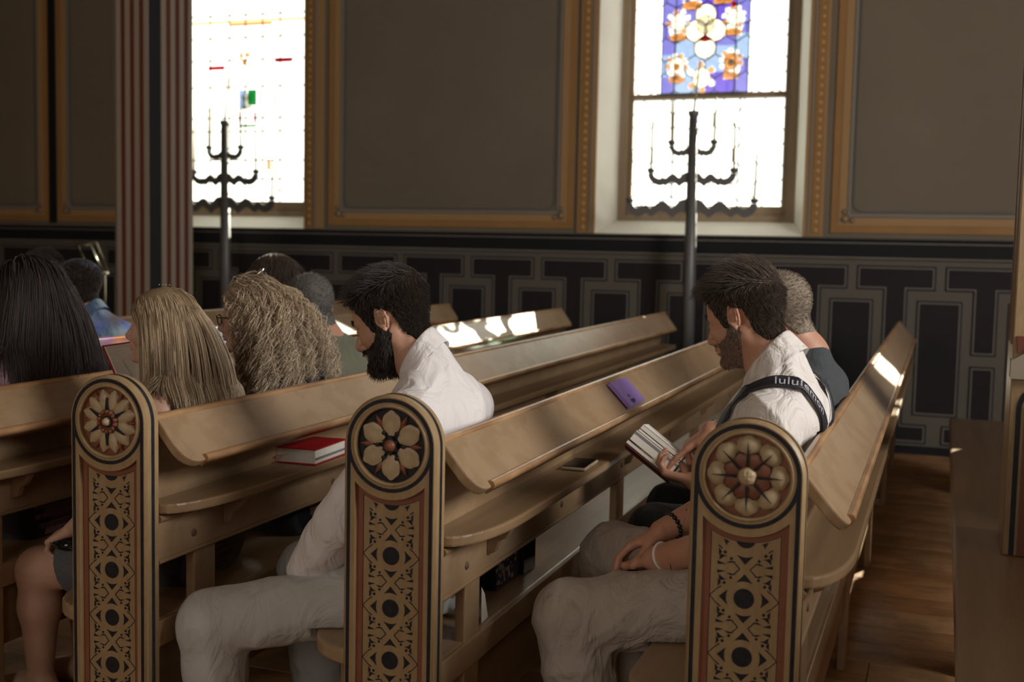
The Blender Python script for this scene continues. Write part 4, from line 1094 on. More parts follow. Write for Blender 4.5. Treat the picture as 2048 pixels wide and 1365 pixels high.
# ------------------------------------------------------------------ people
skin1 = skin_mat('skin_olive', (0.56, 0.33, 0.225), (0.48, 0.235, 0.16))
skin2 = skin_mat('skin_tanned', (0.56, 0.30, 0.20), (0.46, 0.20, 0.13))
skin3 = skin_mat('skin_fair', (0.66, 0.42, 0.31), (0.58, 0.31, 0.22))
def cloth(name, c, c2=None, fine=700, b=0.25, rough=0.85, wr=0.35):
    m = mat(name, c, rough, noise=[((fine, fine, fine), c2 or tuple(x * 0.82 for x in c), 0.6, 0.2)], bump=((fine * 0.9,) * 3, b, 0.0008))
    nt = m.node_tree; N = nt.nodes; L = nt.links; N['Principled BSDF'].inputs['Sheen Weight'].default_value = 0.1
    fineb = [q for q in N if q.type == 'BUMP'][0]; tc = [q for q in N if q.type == 'TEX_COORD'][0]
    mp = N.new('ShaderNodeMapping'); mp.inputs['Scale'].default_value = (11, 9, 6); mp.inputs['Rotation'].default_value = (.3, .5, .2); L.new(tc.outputs['Object'], mp.inputs[0])
    t = N.new('ShaderNodeTexNoise'); t.inputs['Scale'].default_value = 1; t.inputs['Detail'].default_value = 3.5; t.inputs['Roughness'].default_value = .5; t.inputs['Distortion'].default_value = 1.6; L.new(mp.outputs[0], t.inputs['Vector'])
    bu = N.new('ShaderNodeBump'); bu.inputs['Strength'].default_value = wr; bu.inputs['Distance'].default_value = .05; L.new(t.outputs['Fac'], bu.inputs['Height']); L.new(fineb.outputs[0], bu.inputs['Normal']); L.new(bu.outputs[0], N['Principled BSDF'].inputs['Normal'])
    return m
white_c = cloth('white_cotton', (0.80, 0.765, 0.765), (0.77, 0.73, 0.73), 400, 0.1, wr=.4)
linen_c = cloth('white_linen', (0.76, 0.72, 0.69), (0.70, 0.65, 0.61), 260, 0.22, wr=.6)
grey_tr = cloth('light_grey_wool', (0.56, 0.56, 0.55), (0.47, 0.47, 0.465), 520, 0.3)
taupe_tr = cloth('taupe_linen', (0.47, 0.415, 0.365), (0.39, 0.34, 0.295), 420, 0.35, wr=.55)
charc_c = cloth('charcoal_jersey', (0.045, 0.052, 0.060)); black_c = cloth('black_denim', (0.010, 0.011, 0.014)); navy_c = cloth('navy_cloth', (0.016, 0.019, 0.030))
olive_c = cloth('olive_cotton', (0.165, 0.165, 0.115)); blue_c = cloth('blue_chambray', (0.06, 0.105, 0.19)); pink_c = cloth('pink_jersey', (0.42, 0.25, 0.31)); darkp_c = cloth('dark_plum', (0.035, 0.020, 0.028))
plaid_c = cloth('plaid_grey', (0.06, 0.065, 0.072), (0.20, 0.21, 0.23), 330, 0.3)
shoe_m = mat('shoe_leather', (0.03, 0.02, 0.015), 0.4)
def seat_cut(xc): return [box_cut((xc - 0.295, 2.0, 0.38), (xc + 0.2, 8.4, 0.449), 0.002), box_cut((xc + 0.056, 2.0, 0.44), (xc + 0.5, 8.4, 0.74), 0.002), lambda P, d: np.where(P[:, 2] < .99, np.maximum(d, (P[:, 0] - xc - .034 - (P[:, 2] - .70) * .17) * .98), d)]

def joints(bx, cy, **kw):
    J = dict(P=(bx - .14, cy, .565), N=(bx - .17, cy, 1.07), O=(bx - .24, cy, 1.215),
             sL=(bx - .17, cy - .18, .995), sR=(bx - .17, cy + .18, .995), eL=(bx - .22, cy - .25, .74), eR=(bx - .22, cy + .25, .74),
             wL=(bx - .44, cy - .08, .66), wR=(bx - .44, cy + .08, .66), hL=(bx - .15, cy - .095, .545), hR=(bx - .15, cy + .095, .545),
             kL=(bx - .60, cy - .13, .53), kR=(bx - .60, cy + .13, .53), aL=(bx - .56, cy - .13, .09), aR=(bx - .56, cy + .13, .09))
    J.update(kw); return {k: A3(v) for k, v in J.items()}

def torso(S, J, t=0.0, w=1.0, belly=0.0, k=0.05, trap=True):
    up_ = J['N'] - J['P']; H_ = np.linalg.norm(up_); up_ /= H_; le = J['sL'] - J['sR']; W_ = np.linalg.norm(le) / 2; le /= np.linalg.norm(le)
    fo = np.cross(le, up_); fo /= np.linalg.norm(fo); le = np.cross(up_, fo); M = np.stack([fo, le, up_], 1)
    mid = (J['sL'] + J['sR']) / 2
    S.el(J['P'], A3((.120, .165 * w, .125)) + t, M, k)
    S.el(J['P'] + up_ * H_ * .30 + fo * (0.008 + belly * .5), A3((.108 + belly, .145 * w, .15)) + t, M, k)
    S.el(J['P'] + up_ * H_ * .62 + fo * .005, A3((.118, .160 * w, .165)) + t, M, k)
    S.el(mid * .7 + (J['P'] + up_ * H_ * .80) * .3 - fo * .006, A3((.098, .150 * w, .10)) + t, M, k)
    for s in ('sL', 'sR'):
        S.rc(J[s] * .97 + mid * .03, J[s] * .55 + mid * .45, .055 + t, .065 + t, k)
        if trap: S.rc(J['N'] + up_ * .015, J[s] * .75 + mid * .25 + up_ * .012, .046 + t * .5, .044 + t * .8, .05)
    return M
def arm(S, J, s, t=0.0, r=(.050, .040, .028), upto=1.0, k=.02, clip=True):
    sh, el_, wr = J['s' + s], J['e' + s], J['w' + s]
    S.rc(sh, el_, r[0] + t, r[1] + t, .035)
    if upto > 0:
        e = el_ + (wr - el_) * upto; d = (wr - el_) / np.linalg.norm(wr - el_)
        m_ = el_ + (wr - el_) * min(.35, upto * .5)
        rr = r[1] + (r[2] - r[1]) * upto
        cl = (e, d) if clip and upto < 1 else None
        S.rc(el_, m_, r[1] + t, r[1] * 1.0 + t, k, clip=cl); S.rc(m_, e + d * (.03 if cl else 0), r[1] * 1.0 + t, rr + t, k, clip=cl)
def leg(S, J, s, t=0.0, r=(.088, .062, .045, .035), k=.03, floor=0.03):
    h, kn, an = J['h' + s], J['k' + s], J['a' + s]
    S.rc(h, kn, r[0] + t, r[1] + t, .05); m_ = kn + (an - kn) * .35
    S.rc(kn, m_, r[1] * .98 + t, r[1] * .92 + t, k); S.rc(m_, an, r[1] * .92 + t, r[3] + t, k)
def foot(S, J, s, d=(-1, 0, 0)):
    a = J['a' + s]; d = A3(d); S.rc(a + A3((0, 0, -.03)), a + d * .15 + A3((0, 0, -.055)), .038, .030, .03); S.rc(a + A3((.03, 0, -.05)), a + d * .06 + A3((0, 0, -.055)), .034, .034, .03)

XS = [-.13, -.062, -.040, -.034, -.006, .006, .022, .034, .046, .058, .078, .11]
ZS = [-.088, -.082, -.050, .010, .030, -.012, -.026, -.022, .020, .052, .070, .086]
def hairline(L_, drop=0.0, xs=XS, zs=ZS): return L_[:, 2] - (np.interp(L_[:, 0], xs, zs) - drop)
def cap_fn(headf, O, M, sc, thick, region, extra=None):
    """thin shell over the head where region(local) > 0; thick(local) gives its height"""
    class F:
        def bounds(s): return O - .22 * sc, O + .22 * sc
        def __call__(s, P):
            L_ = ((P - O) @ M) / sc; d = headf(P) - thick(L_)
            return np.maximum(d, -region(L_) * sc * 0.7)
    return F()

class Person:
    def __init__(s, label, J, pitch, yaw, sc=1.0, roll=0, skin=None, nr=1.0, jaw=1.0, group=None):
        s.J = J; s.sc = sc; s.O = J['O']; s.M = rotm(yaw, pitch, roll); s.skin = skin
        s.root = empty('person', tuple(J['P'] * A3((1, 1, 0)) + A3((0, 0, .45))), 0, label, 'person', group)
        s.hs = Sdf(); head(s.hs, s.O, s.M, sc, neck=(J['N'], nr), jaw=jaw)
    def fine(s, hands=True):
        o = s.O; bx = [(o - A3((.19, .15, .19)), o + A3((.17, .15, .18)))]
        if hands:
            for w_ in ('wL', 'wR'): bx.append((s.J[w_] - A3((.24, .13, .16)), s.J[w_] + A3((.06, .13, .14))))
        return bx
    def bare(s):
        b = Sdf(); b.p = [q for q in s.hs.p]; return b

def eyebrow(p, ln, col):
    hf = p.hs
    for s_ in (-1, 1):
        L_ = np.stack([np.interp(rng.random(140), [0, 1], [0, 1])] * 3, 1); u = L_[:, 0]
        P = p.O + (np.stack([.102 - .024 * u, s_ * (.014 + .034 * u), .020 + .006 * np.sin(u * 2.6) + rng.normal(size=140) * .0018], 1) * p.sc) @ p.M.T
        for _ in range(4): d0, G = grad(hf, P); G /= np.linalg.norm(G, axis=1)[:, None]; P = P - G * d0[:, None]
        pa = grow(hf, P, p.M, ln, lambda X: np.tile(A3((-.35, s_ * .9, .25)), (len(X), 1)), 0.35, 3, clear=.0006)
        strands('eyebrow', pa, 0.0006, col, p.root)

def short_hair(p, mt, n, top, side, comb, thick, region=None, rad=0.0007, capm=None, lift=0.5, curl=0.0):
    reg = region or (lambda L_: hairline(L_))
    cap = cap_fn(p.hs, p.O, p.M, p.sc, thick, reg)
    part('hair', cap, 0.0042, capm or MAT[mt.name + '_under'], p.root)
    P = scalp_points(cap_free(p, thick), p.O, p.M, p.sc, lambda L_: reg(L_) > 0.0, n)
    L_ = ((P - p.O) @ p.M) / p.sc
    wt = np.clip((L_[:, 2] - .035) / .05, 0, 1)
    ln = (side + (top - side) * wt) * rng.uniform(.7, 1.25, len(P)) * np.clip(reg(L_) / .025 + .25, .25, 1)
    pa = grow(cap_free(p, thick, 1.0), P, p.M, ln, lambda X: comb(((X - p.O) @ p.M) / p.sc), lift, 4, clear=.0012, curl=curl)
    strands('hair_strands', pa, rad, mt, p.root)
def cap_free(p, thick, k=0.8):
    def f(P):
        L_ = ((P - p.O) @ p.M) / p.sc; return p.hs(P) - thick(L_) * k
    return f
def nrm(v): return v / (np.linalg.norm(v, axis=1)[:, None] + 1e-9)

def long_hair(p, bodyf, mt, n, zend, clear, comb, steps=16, spread=0.0, curl=0.0, curlf=60, clump=0.5, nclump=90, rad=0.0011, region=None, vol=0.02, grav0=0.2, capt=0.012, tail=None, cut=0.03, tp=0.45):
    reg = region or (lambda L_: hairline(L_))
    th = lambda L_: capt
    part('hair', cap_fn(p.hs, p.O, p.M, p.sc, lambda L_: np.full(len(L_), capt), reg), 0.0045, MAT[mt.name + '_under'], p.root)
    P = scalp_points(p.hs, p.O, p.M, p.sc, lambda L_: reg(L_) > 0.0, n); N = len(P)
    ze = zend((P - p.O) @ p.M / p.sc) if callable(zend) else zend
    up_room = np.maximum(P[:, 2] - ze + rng.normal(size=N) * cut, .04)
    L_ = (P - p.O) @ p.M / p.sc
    total = up_room * 1.10 + .03
    Q = P.copy(); path = [P.copy()]; cl = clear + rng.random(N) * vol; ph = rng.uniform(0, 6.28, N); ph2 = rng.uniform(0, 6.28, N)
    gi = np.argmin(((P[:, None, :] - P[None, :nclump, :]) ** 2).sum(2), 1)
    ph = ph[gi] + rng.normal(size=N) * .35; ph2 = ph2[gi] + rng.normal(size=N) * .35
    for s_ in range(steps):
        u = (s_ + 1) / steps
        Lq = (Q - p.O) @ p.M / p.sc
        dr = comb(Lq, L_, u) @ p.M.T
        dr = dr * (1 - u) ** 1.0 * .9 + A3((0, 0, -1.0)) * (grav0 + u * 1.6); dr = nrm(dr)
        Q = Q + dr * (total / steps)[:, None]
        for _ in range(2):
            d1, G = grad(bodyf, Q, .004); G = nrm(G); c_ = cl * min(1, .35 + u * 3); pen = d1 < c_
            Q[pen] += G[pen] * (c_ - d1)[pen][:, None]
        path.append(Q.copy())
    pa = np.stack(path, 1)
    wgt = (np.linspace(0, 1, steps + 1) ** 0.8 * clump)[None, :, None]
    pa = pa * (1 - wgt) + (pa[gi] + (P - P[gi])[:, None, :] * 0.55) * wgt
    if curl:
        t = np.linspace(0, 1, steps + 1)[None]; amp = curl * np.clip(t * 2.2, 0, 1)
        ang = ph[:, None] + t * curlf * (total / total.mean())[:, None]
        pa[..., 0] += amp * np.sin(ang); pa[..., 1] += amp * np.cos(ang); pa[..., 2] += amp * .6 * np.sin(ang * .7 + ph2[:, None])
    strands('hair_strands', pa, rad * rng.uniform(.7, 1.2, N), mt, p.root, taper=tp)
    return pa

def ribbon(name, f, pts, width, thick, mts, parent, n=48, gap=.003, text=None, tmat=None, t0=0.3, size=.022):
    """strap laid on the surface of f along pts"""
    pts = A3(pts); s_ = np.concatenate([[0], np.cumsum(np.linalg.norm(np.diff(pts, axis=0), axis=1))]); u = np.linspace(0, s_[-1], n)
    X = np.stack([np.interp(u, s_, pts[:, i]) for i in range(3)], 1)
    for it in range(6):
        d0, G = grad(f, X, .006); G = nrm(G); X = X - G * (d0 - gap)[:, None]
        X[1:-1] = X[1:-1] * .5 + (X[:-2] + X[2:]) * .25
    d0, G = grad(f, X, .02); G = nrm(G); T = nrm(np.gradient(X, axis=0)); B = nrm(np.cross(G, T)); G = np.cross(T, B)
    X = X - (np.minimum(d0, 0))[:, None] * G
    O = A3(parent.location); vs_ = []
    for a, b in ((-1, 0), (1, 0), (1, 1), (-1, 1)): vs_.append(X + B * a * width / 2 + G * b * thick)
    V = np.stack(vs_, 1).reshape(-1, 3) - O; i = np.arange(n - 1) * 4
    F = np.concatenate([np.stack([i + k, i + (k + 1) % 4, i + 4 + (k + 1) % 4, i + 4 + k], 1) for k in range(4)])
    o = link(name, np_mesh(name, V, F, [mts]), parent)
    if text:
        cu = bpy.data.curves.new('lettering', 'FONT'); cu.body = text; cu.size = size; cu.extrude = 0.0; cu.space_character = 1.05
        to = bpy.data.objects.new('lettering', cu); C.objects.link(to); dg = bpy.context.evaluated_depsgraph_get()
        tm = bpy.data.meshes.new_from_object(to.evaluated_get(dg)); bpy.data.objects.remove(to)
        L_ = np.concatenate([[0], np.cumsum(np.linalg.norm(np.diff(X, axis=0), axis=1))])
        co = np.array([v.co for v in tm.vertices]); a = L_[-1] * t0 + co[:, 0]; y_ = co[:, 1] - size * .33
        g = lambda Z: np.stack([np.interp(a, L_, Z[:, i]) for i in range(3)], 1)
        NV = g(X) + g(B) * y_[:, None] + g(G) * (thick + .0022) - O
        tm.vertices.foreach_set('co', NV.astype(np.float32).ravel()); tm.materials.clear(); tm.materials.append(tmat); tm.update()
        link('lettering', tm, o)
    return o

def collar(S, J, M, r=.066, h=.045, t=.0):
    """stand collar with folded points, drawn as a raised ring round the neck"""
    pass
def neck_axis(p):
    N0 = p.J['N']; top = p.O + p.M @ (A3((-.026, 0, -.050)) * p.sc); v = top - N0; return N0, v / np.linalg.norm(v), np.linalg.norm(v)
def shirt_neck(S, p, up=.055, r=.064, rn=.053, tilt=.55):
    """cloth tube round the neck, cut lower at the throat, hollow where the neck passes"""
    N0, nk, L_ = neck_axis(p); fo = p.M[:, 0] - nk * (p.M[:, 0] @ nk); fo /= np.linalg.norm(fo)
    S.rc(N0 - nk * .03, N0 + nk * (up + .03), r + .008, r, .03, clip=(N0 + nk * up, nrm((nk + fo * tilt)[None])[0]))
def shirt_collar(p, mt, name='collar', up=.055, r=.066, flare=.020, depth=.050, tilt=.55):
    """turned-down collar lying on the neck tube, open at the throat with two points"""
    N0, nk, L_ = neck_axis(p); fo = p.M[:, 0] - nk * (p.M[:, 0] @ nk); fo /= np.linalg.norm(fo); le = np.cross(nk, fo); n = 44; V = []
    for k in range(n + 1):
        a = R(-152 + 304 * k / n); c, s = math.cos(a), math.sin(a); ft = (1 - c) / 2
        rad = -fo * c + le * s; top = N0 + nk * up - nk * (tilt * r * -c) * 1.0
        dp = depth * (1 + .55 * ft ** 3)
        for rr, zz in ((r - .006, -.012), (r - .005, .002), (r - .001, .006), (r + .004, .002), (r + flare * .6, -dp * .55), (r + flare, -dp)):
            V.append(top + rad * rr * (1 + .06 * ft) + nk * zz)
    m_ = 6; F = np.array([(k * m_ + j, (k + 1) * m_ + j, (k + 1) * m_ + j + 1, k * m_ + j + 1) for k in range(n) for j in range(m_ - 1)])
    o = link(name, np_mesh(name, np.array(V) - A3(p.root.location), F, [mt]), p.root); so = o.modifiers.new('s', 'SOLIDIFY'); so.thickness = .0025; so.offset = 0
    sb = o.modifiers.new('b', 'SUBSURF'); sb.levels = 1; sb.render_levels = 1
    return o
def bracelet(p, c, d, r_, n_, br, mt, name='bracelet', flat=.8):
    m = MB(); c = Vector(c); d = Vector(d).normalized(); a = d.orthogonal().normalized(); b = d.cross(a)
    for k in range(n_):
        t = 2 * math.pi * k / n_; q = c + (a * math.cos(t) + b * math.sin(t)) * r_ - Vector(p.root.location)
        m.lathe([(br * math.sin(math.pi * i / 5) + 1e-5, -br * math.cos(math.pi * i / 5)) for i in range(6)], 0, 8, Matrix.Translation(q))
    return m.build(name, [mt], p.root)
dark_h = hair_mat('hair_near_black', (0.014, 0.009, 0.007), (0.028, 0.019, 0.014), (0.070, 0.050, 0.036), .5)
brown_h = hair_mat('hair_brown', (0.035, 0.023, 0.017), (0.070, 0.048, 0.035), (0.16, 0.115, 0.082), .48)
ash_h = hair_mat('hair_ash', (0.20, 0.16, 0.12), (0.32, 0.27, 0.21), (0.46, 0.40, 0.32))
grey_h = hair_mat('hair_grey', (0.10, 0.09, 0.08), (0.20, 0.18, 0.17), (0.40, 0.38, 0.36))
beardg_h = hair_mat('beard_salt_pepper', (0.07, 0.045, 0.034), (0.15, 0.11, 0.09), (0.50, 0.46, 0.42))
blond_h = hair_mat('hair_blonde', (0.15, 0.095, 0.055), (0.40, 0.285, 0.17), (0.88, 0.72, 0.50), 0.36)
curl_h = hair_mat('hair_curly_ash_blonde', (0.24, 0.165, 0.10), (0.52, 0.39, 0.26), (0.88, 0.74, 0.54))
brun_h = hair_mat('hair_dark_brown', (0.010, 0.0055, 0.004), (0.018, 0.010, 0.007), (0.045, 0.022, 0.014), 0.6)

cap_dark = mat('under_hair_dark', (0.014, 0.010, 0.008), 0.9, spec=.1); cap_brown = mat('under_hair_brown', (0.035, 0.024, 0.018), 0.9, spec=.1); cap_beard = mat('under_beard', (0.20, 0.12, 0.085), 0.9, spec=.1)
def beard(p, mt, n, ln, thick, chin=1.0, capm=None, rad=.0007, low=-.150):
    bx = [-.02, .004, .020, .040, .066, .082, .100, .13]; bz = [-.045, -.010, -.014, -.042, -.050, -.048, -.046, -.05]
    def reg(L_):
        a = np.interp(L_[:, 0], bx, bz) - L_[:, 2]; b = L_[:, 0] - (.000 - (L_[:, 2] + .08) * .55); lip = np.sqrt(((L_[:, 0] - .100) / 1.2) ** 2 + (L_[:, 1] / 1.0) ** 2 * .55 + ((L_[:, 2] + .067)) ** 2 * 4) - .019
        return np.minimum(np.minimum(np.minimum(a, b), lip), L_[:, 2] - low)
    th = lambda L_: thick * np.clip(reg(L_) / .02, .05, 1) * (1 + chin * np.clip((-.07 - L_[:, 2]) / .04, 0, 1.3))
    part('beard', cap_fn(p.hs, p.O, p.M, p.sc, th, reg), .003, capm or mt, p.root)
    P = scalp_points(cap_free(p, th), p.O, p.M, p.sc, lambda L_: reg(L_) > 0, n)
    L_ = ((P - p.O) @ p.M) / p.sc; l_ = ln * rng.uniform(.6, 1.3, len(P)) * np.clip(reg(L_) / .02 + .25, .3, 1)
    strands('beard_strands', grow(p.hs, P, p.M, l_, lambda X: np.tile(A3((.30, 0, -1.0)), (len(X), 1)), .45, 3, jitter=.16), rad, mt, p.root)

def hair_guard(p, bf, xc, fx=.098, wy=.10):
    bf.local(p.O, p.M, p.sc).el((fx, 0, -.045), (.052, wy, .115), .01)
    lo, hi = A3((xc + .085, 2.3, .3)), A3((xc + .30, 8.4, .99)); c = (lo + hi) / 2; h_ = (hi - lo) / 2
    def g(P, d):
        q = np.abs(P - c) - h_; return np.minimum(d, np.sqrt((np.maximum(q, 0) ** 2).sum(1)) + np.minimum(q.max(1), 0))
    bf.post.append(g)
# ============ bearded man in white
J = joints(-1.10, 2.86, O=(-1.394, 2.86, 1.238), N=(-1.290, 2.868, 1.105), P=(-1.27, 2.845, .565), sL=(-1.262, 2.690, .985), sR=(-1.245, 3.045, .985),
           eL=(-1.425, 2.640, .725), wL=(-1.585, 2.730, .520), eR=(-1.36, 3.13, .74), wR=(-1.60, 2.96, .535),
           hL=(-1.30, 2.745, .535), hR=(-1.30, 2.93, .535), kL=(-1.775, 2.580, .430), kR=(-1.760, 3.06, .455), aL=(-1.740, 2.585, .09), aR=(-1.72, 3.06, .09))
p = Person('man with dark hair and full dark beard in a white shirt, head bowed', J, 25, 0, 1.06, skin=skin1)
b = p.bare(); M_ = torso(b, J, -.012)
for s in 'LR': arm(b, J, s, -.003); leg(b, J, s, -.004); foot(b, J, s)
hand(b, J['wL'], (-.72, .35, -.45), (0, .3, -1), 1, (30, 40, 25)); hand(b, J['wR'], (-.72, -.30, -.45), (0, -.3, -1), -1, (30, 40, 25))
b.post += seat_cut(-1.19); part('body', b, .0095, skin1, p.root, fine=p.fine(), hf=.0038)
s_ = Sdf(); torso(s_, J, .012, 1.02, .012); 
for s in 'LR': arm(s_, J, s, .016, (.056, .050, .042), .84)
for k in range(5):                                                      # bunched rolled cuff and sleeve creases
    e, w_ = J['eL'], J['wL']; c = e + (w_ - e) * (.10 + .13 * k); s_.rc(c + A3((-.03, -.035, .015)), c + A3((.035, -.02, -.012)), .012, .010, .012)
s_.rc(J['sR'] + A3((.06, -.02, .02)), J['sR'] + A3((.10, -.05, -.24)), .010, .006, .02); s_.rc(J['sL'] + A3((.04, .08, .01)), J['sL'] + A3((.075, .10, -.28)), .008, .006, .02)
shirt_neck(s_, p, .050, .064)
s_.post += [folds(.0055, 5, 44, (1, 1, .45))] + seat_cut(-1.19) + [plane_cut((0, 0, .495), (0, 0, -1))]; SH2 = s_
part('shirt', s_, .006, white_c, p.root); shirt_collar(p, white_c, up=.052, r=.0665)
t_ = Sdf(); t_.el(J['P'] + A3((0, 0, -.01)), (.128, .178, .11), None, .04)
for s in 'LR': leg(t_, J, s, .018, (.082, .066, .055, .062))
t_.rc(J['hL'] + A3((-.02, -.095, -.01)), J['kL'] + A3((.03, -.082, .002)), .003, .003, .003)
t_.post += [folds(.004, 8, 40)] + seat_cut(-1.19) + [plane_cut((0, 0, .07), (0, 0, -1))]; part('trousers', t_, .007, grey_tr, p.root)
f_ = Sdf(); [foot(f_, {k: v + A3((0, 0, -.0)) for k, v in J.items()}, s) for s in 'LR']
for q in range(len(f_.p)): x = list(f_.p[q]); x[3] += .008; x[4] += .008; f_.p[q] = tuple(x)
f_.post.append(plane_cut((0, 0, .002), (0, 0, -1))); part('shoes', f_, .008, shoe_m, p.root)
def comb2(L_): 
    f = np.clip((L_[:, 2] - .04) / .05, 0, 1)[:, None]; return nrm(np.stack([.9 + 0 * L_[:, 0], .1 * L_[:, 1], .10 + 0 * L_[:, 0]], 1) * f + np.stack([-.25 + 0 * L_[:, 0], 0 * L_[:, 0], -1 + 0 * L_[:, 0]], 1) * (1 - f))
th2 = lambda L_: .001 + .013 * np.clip((L_[:, 2] - .02) / .07, 0, 1) + .004 * np.clip((L_[:, 0] - .03) / .05, 0, 1) * np.clip((L_[:, 2] - .06) / .03, 0, 1)
short_hair(p, dark_h, 4800, .036, .011, comb2, th2, rad=.00075)
beard(p, dark_h, 3200, .014, .007, 0.7, capm=cap_dark); eyebrow(p, .011, dark_h)

# ============ man with suspenders
J = joints(-.27, 3.08, O=(-.488, 3.12, 1.268), N=(-.398, 3.105, 1.125), P=(-.44, 3.06, .575), sL=(-.385, 2.925, 1.010), sR=(-.350, 3.285, 1.020),
           eL=(-.415, 2.800, .745), wL=(-.672, 2.945, .640), eR=(-.455, 3.26, .800), wR=(-.676, 3.03, .690),
           hL=(-.46, 2.955, .555), hR=(-.46, 3.14, .555), kL=(-.870, 2.865, .480), kR=(-.845, 3.20, .560), aL=(-.80, 2.865, .09), aR=(-.80, 3.20, .09))
p = Person('man with brown hair and greying beard in a white shirt with dark lettered suspenders', J, 20, -20, 1.03, skin=skin2)
p3 = p
b = p.bare(); torso(b, J, -.012)
for s in 'LR': arm(b, J, s, 0, (.05, .045, .030)); leg(b, J, s, -.004); foot(b, J, s)
hand(b, J['wR'], (-.80, -.28, -.45), (.1, -.25, -1), -1, (20, 28, 20)); hand(b, J['wL'], (-.75, .5, -.35), (0, .2, -1), 1, (25, 35, 25))
b.post += seat_cut(-.365); part('body', b, .0095, skin2, p.root, fine=p.fine(), hf=.0038)
s_ = Sdf(); torso(s_, J, .016, 1.02, .02)
arm(s_, J, 'L', .020, (.058, .052, .045), .30); arm(s_, J, 'R', .018, (.056, .050, .042), .42)
shirt_neck(s_, p, .045, .068)
for a, c in (((-.03, -.10, .00), (.07, -.02, -.16)), ((.02, -.06, .03), (.09, .08, -.10)), ((-.02, -.10, -.09), (.06, -.06, -.2)), ((.09, .10, .03), (.12, .16, -.2))):
    s_.rc(J['sL'] + A3(a), J['sL'] + A3(c), .009, .005, .018)
s_.post += [folds(.0055, 21, 46, (1, 1, .6), 8)] + seat_cut(-.365) + [plane_cut((0, 0, .50), (0, 0, -1))]; SH3 = s_
part('shirt', s_, .006, linen_c, p.root); shirt_collar(p, linen_c, up=.047, r=.0705, flare=.028, depth=.058)
t_ = Sdf(); t_.el(J['P'] + A3((0, 0, -.01)), (.135, .185, .12), None, .04)
for s in 'LR': leg(t_, J, s, .026, (.080, .070, .065, .085))
t_.post += [folds(.005, 18, 48, (1, .6, 1), 8)] + seat_cut(-.365) + [plane_cut((0, 0, .07), (0, 0, -1))]; part('trousers', t_, .007, taupe_tr, p.root)
f_ = Sdf(); [foot(f_, J, s) for s in 'LR']
for q in range(len(f_.p)): x = list(f_.p[q]); x[3] += .008; x[4] += .008; f_.p[q] = tuple(x)
f_.post.append(plane_cut((0, 0, .002), (0, 0, -1))); part('shoes', f_, .008, shoe_m, p.root)
def comb3(L_):
    f = np.clip((L_[:, 2] - .03) / .05, 0, 1)[:, None]; return nrm(np.stack([.8 + 0 * L_[:, 0], .5 * np.sign(L_[:, 1]) * 0 + .3, .10 - L_[:, 0] * 6], 1) * f + np.stack([-.35 + 0 * L_[:, 0], 0 * L_[:, 0], -1 + 0 * L_[:, 0]], 1) * (1 - f))
th3 = lambda L_: .001 + .012 * np.clip((L_[:, 2] - .01) / .07, 0, 1) + .006 * np.clip((L_[:, 0] - .03) / .05, 0, 1) * np.clip((L_[:, 2] - .06) / .03, 0, 1)
short_hair(p, brown_h, 5000, .042, .012, comb3, th3, rad=.0008, capm=cap_brown)
beard(p, beardg_h, 2400, .0055, .0006, 2.0, rad=.00055, capm=cap_beard); eyebrow(p, .010, brown_h)
strapm = mat('strap_black', (0.018, 0.018, 0.028), 0.5); strapt = mat('strap_lettering', (0.50, 0.49, 0.53), 0.5); strapg = mat('strap_grey', (0.10, 0.10, 0.12), 0.5)
rb = ribbon('suspender', SH3, [(-.53, 2.99, .90), (-.52, 2.985, .98), (-.495, 2.975, 1.04), (-.455, 2.965, 1.09), (-.39, 2.965, 1.115), (-.33, 2.985, 1.095), (-.29, 3.02, 1.03), (-.275, 3.06, .93), (-.27, 3.08, .85)], .042, .0020, strapm, p.root, 60, .0075, 'lululemon', strapt, .44, .040)
ribbon('suspender', SH3, [(-.53, 3.16, .90), (-.50, 3.18, 1.04), (-.40, 3.19, 1.12), (-.33, 3.17, 1.09), (-.285, 3.13, 1.0), (-.27, 3.10, .88)], .040, .0020, strapm, p.root, 50, .0075)
blackb = mat('black_beads', (0.012, 0.012, 0.014), 0.35); cuffw = mat('white_band', (0.75, 0.70, 0.66), 0.6)
bracelet(p, J['wR'] + (J['eR'] - J['wR']) * .12, J['eR'] - J['wR'], .0335, 16, .0070, blackb)
m = MB(); q = J['wL'] + (J['eL'] - J['wL']) * .10; dv = Vector(J['eL'] - J['wL']).normalized(); a = dv.orthogonal().normalized(); bb = dv.cross(a)
m.tube([Vector(q) - Vector(p.root.location) + (a * math.cos(2 * math.pi * k / 24) + bb * math.sin(2 * math.pi * k / 24)) * .034 for k in range(25)], .0045, 0, 6, False); m.build('wrist_band', [cuffw], p.root)

# ============ man in charcoal t-shirt holding the open book
J = joints(-.27, 3.80, O=(-.496, 3.80, 1.245), N=(-.395, 3.81, 1.105), P=(-.44, 3.80, .57), sL=(-.362, 3.64, 1.00), sR=(-.37, 4.0, 1.00),
           eL=(-.50, 3.55, .745), wL=(-.700, 3.585, .722), eR=(-.52, 3.98, .83), wR=(-.668, 3.66, .872),
           hL=(-.46, 3.71, .55), hR=(-.46, 3.90, .55), kL=(-.800, 3.50, .575), kR=(-.85, 3.96, .55), aL=(-.78, 3.52, .09), aR=(-.80, 3.96, .09))
p = Person('man with cropped ash hair in a charcoal t-shirt, pointing into an open book', J, 18, -12, 1.04, skin=skin3)
b = p.bare(); torso(b, J, -.012)
for s in 'LR': arm(b, J, s, 0, (.05, .043, .030)); leg(b, J, s, -.004); foot(b, J, s)
hand(b, J['wL'], (-.86, .10, .10), (-.15, .35, .93), -1, (38, 45, 25), (.75, .9)); hand(b, J['wR'], (-.72, -.12, -.55), (.1, .1, -1), -1, point=0, thumb=(.8, .7))
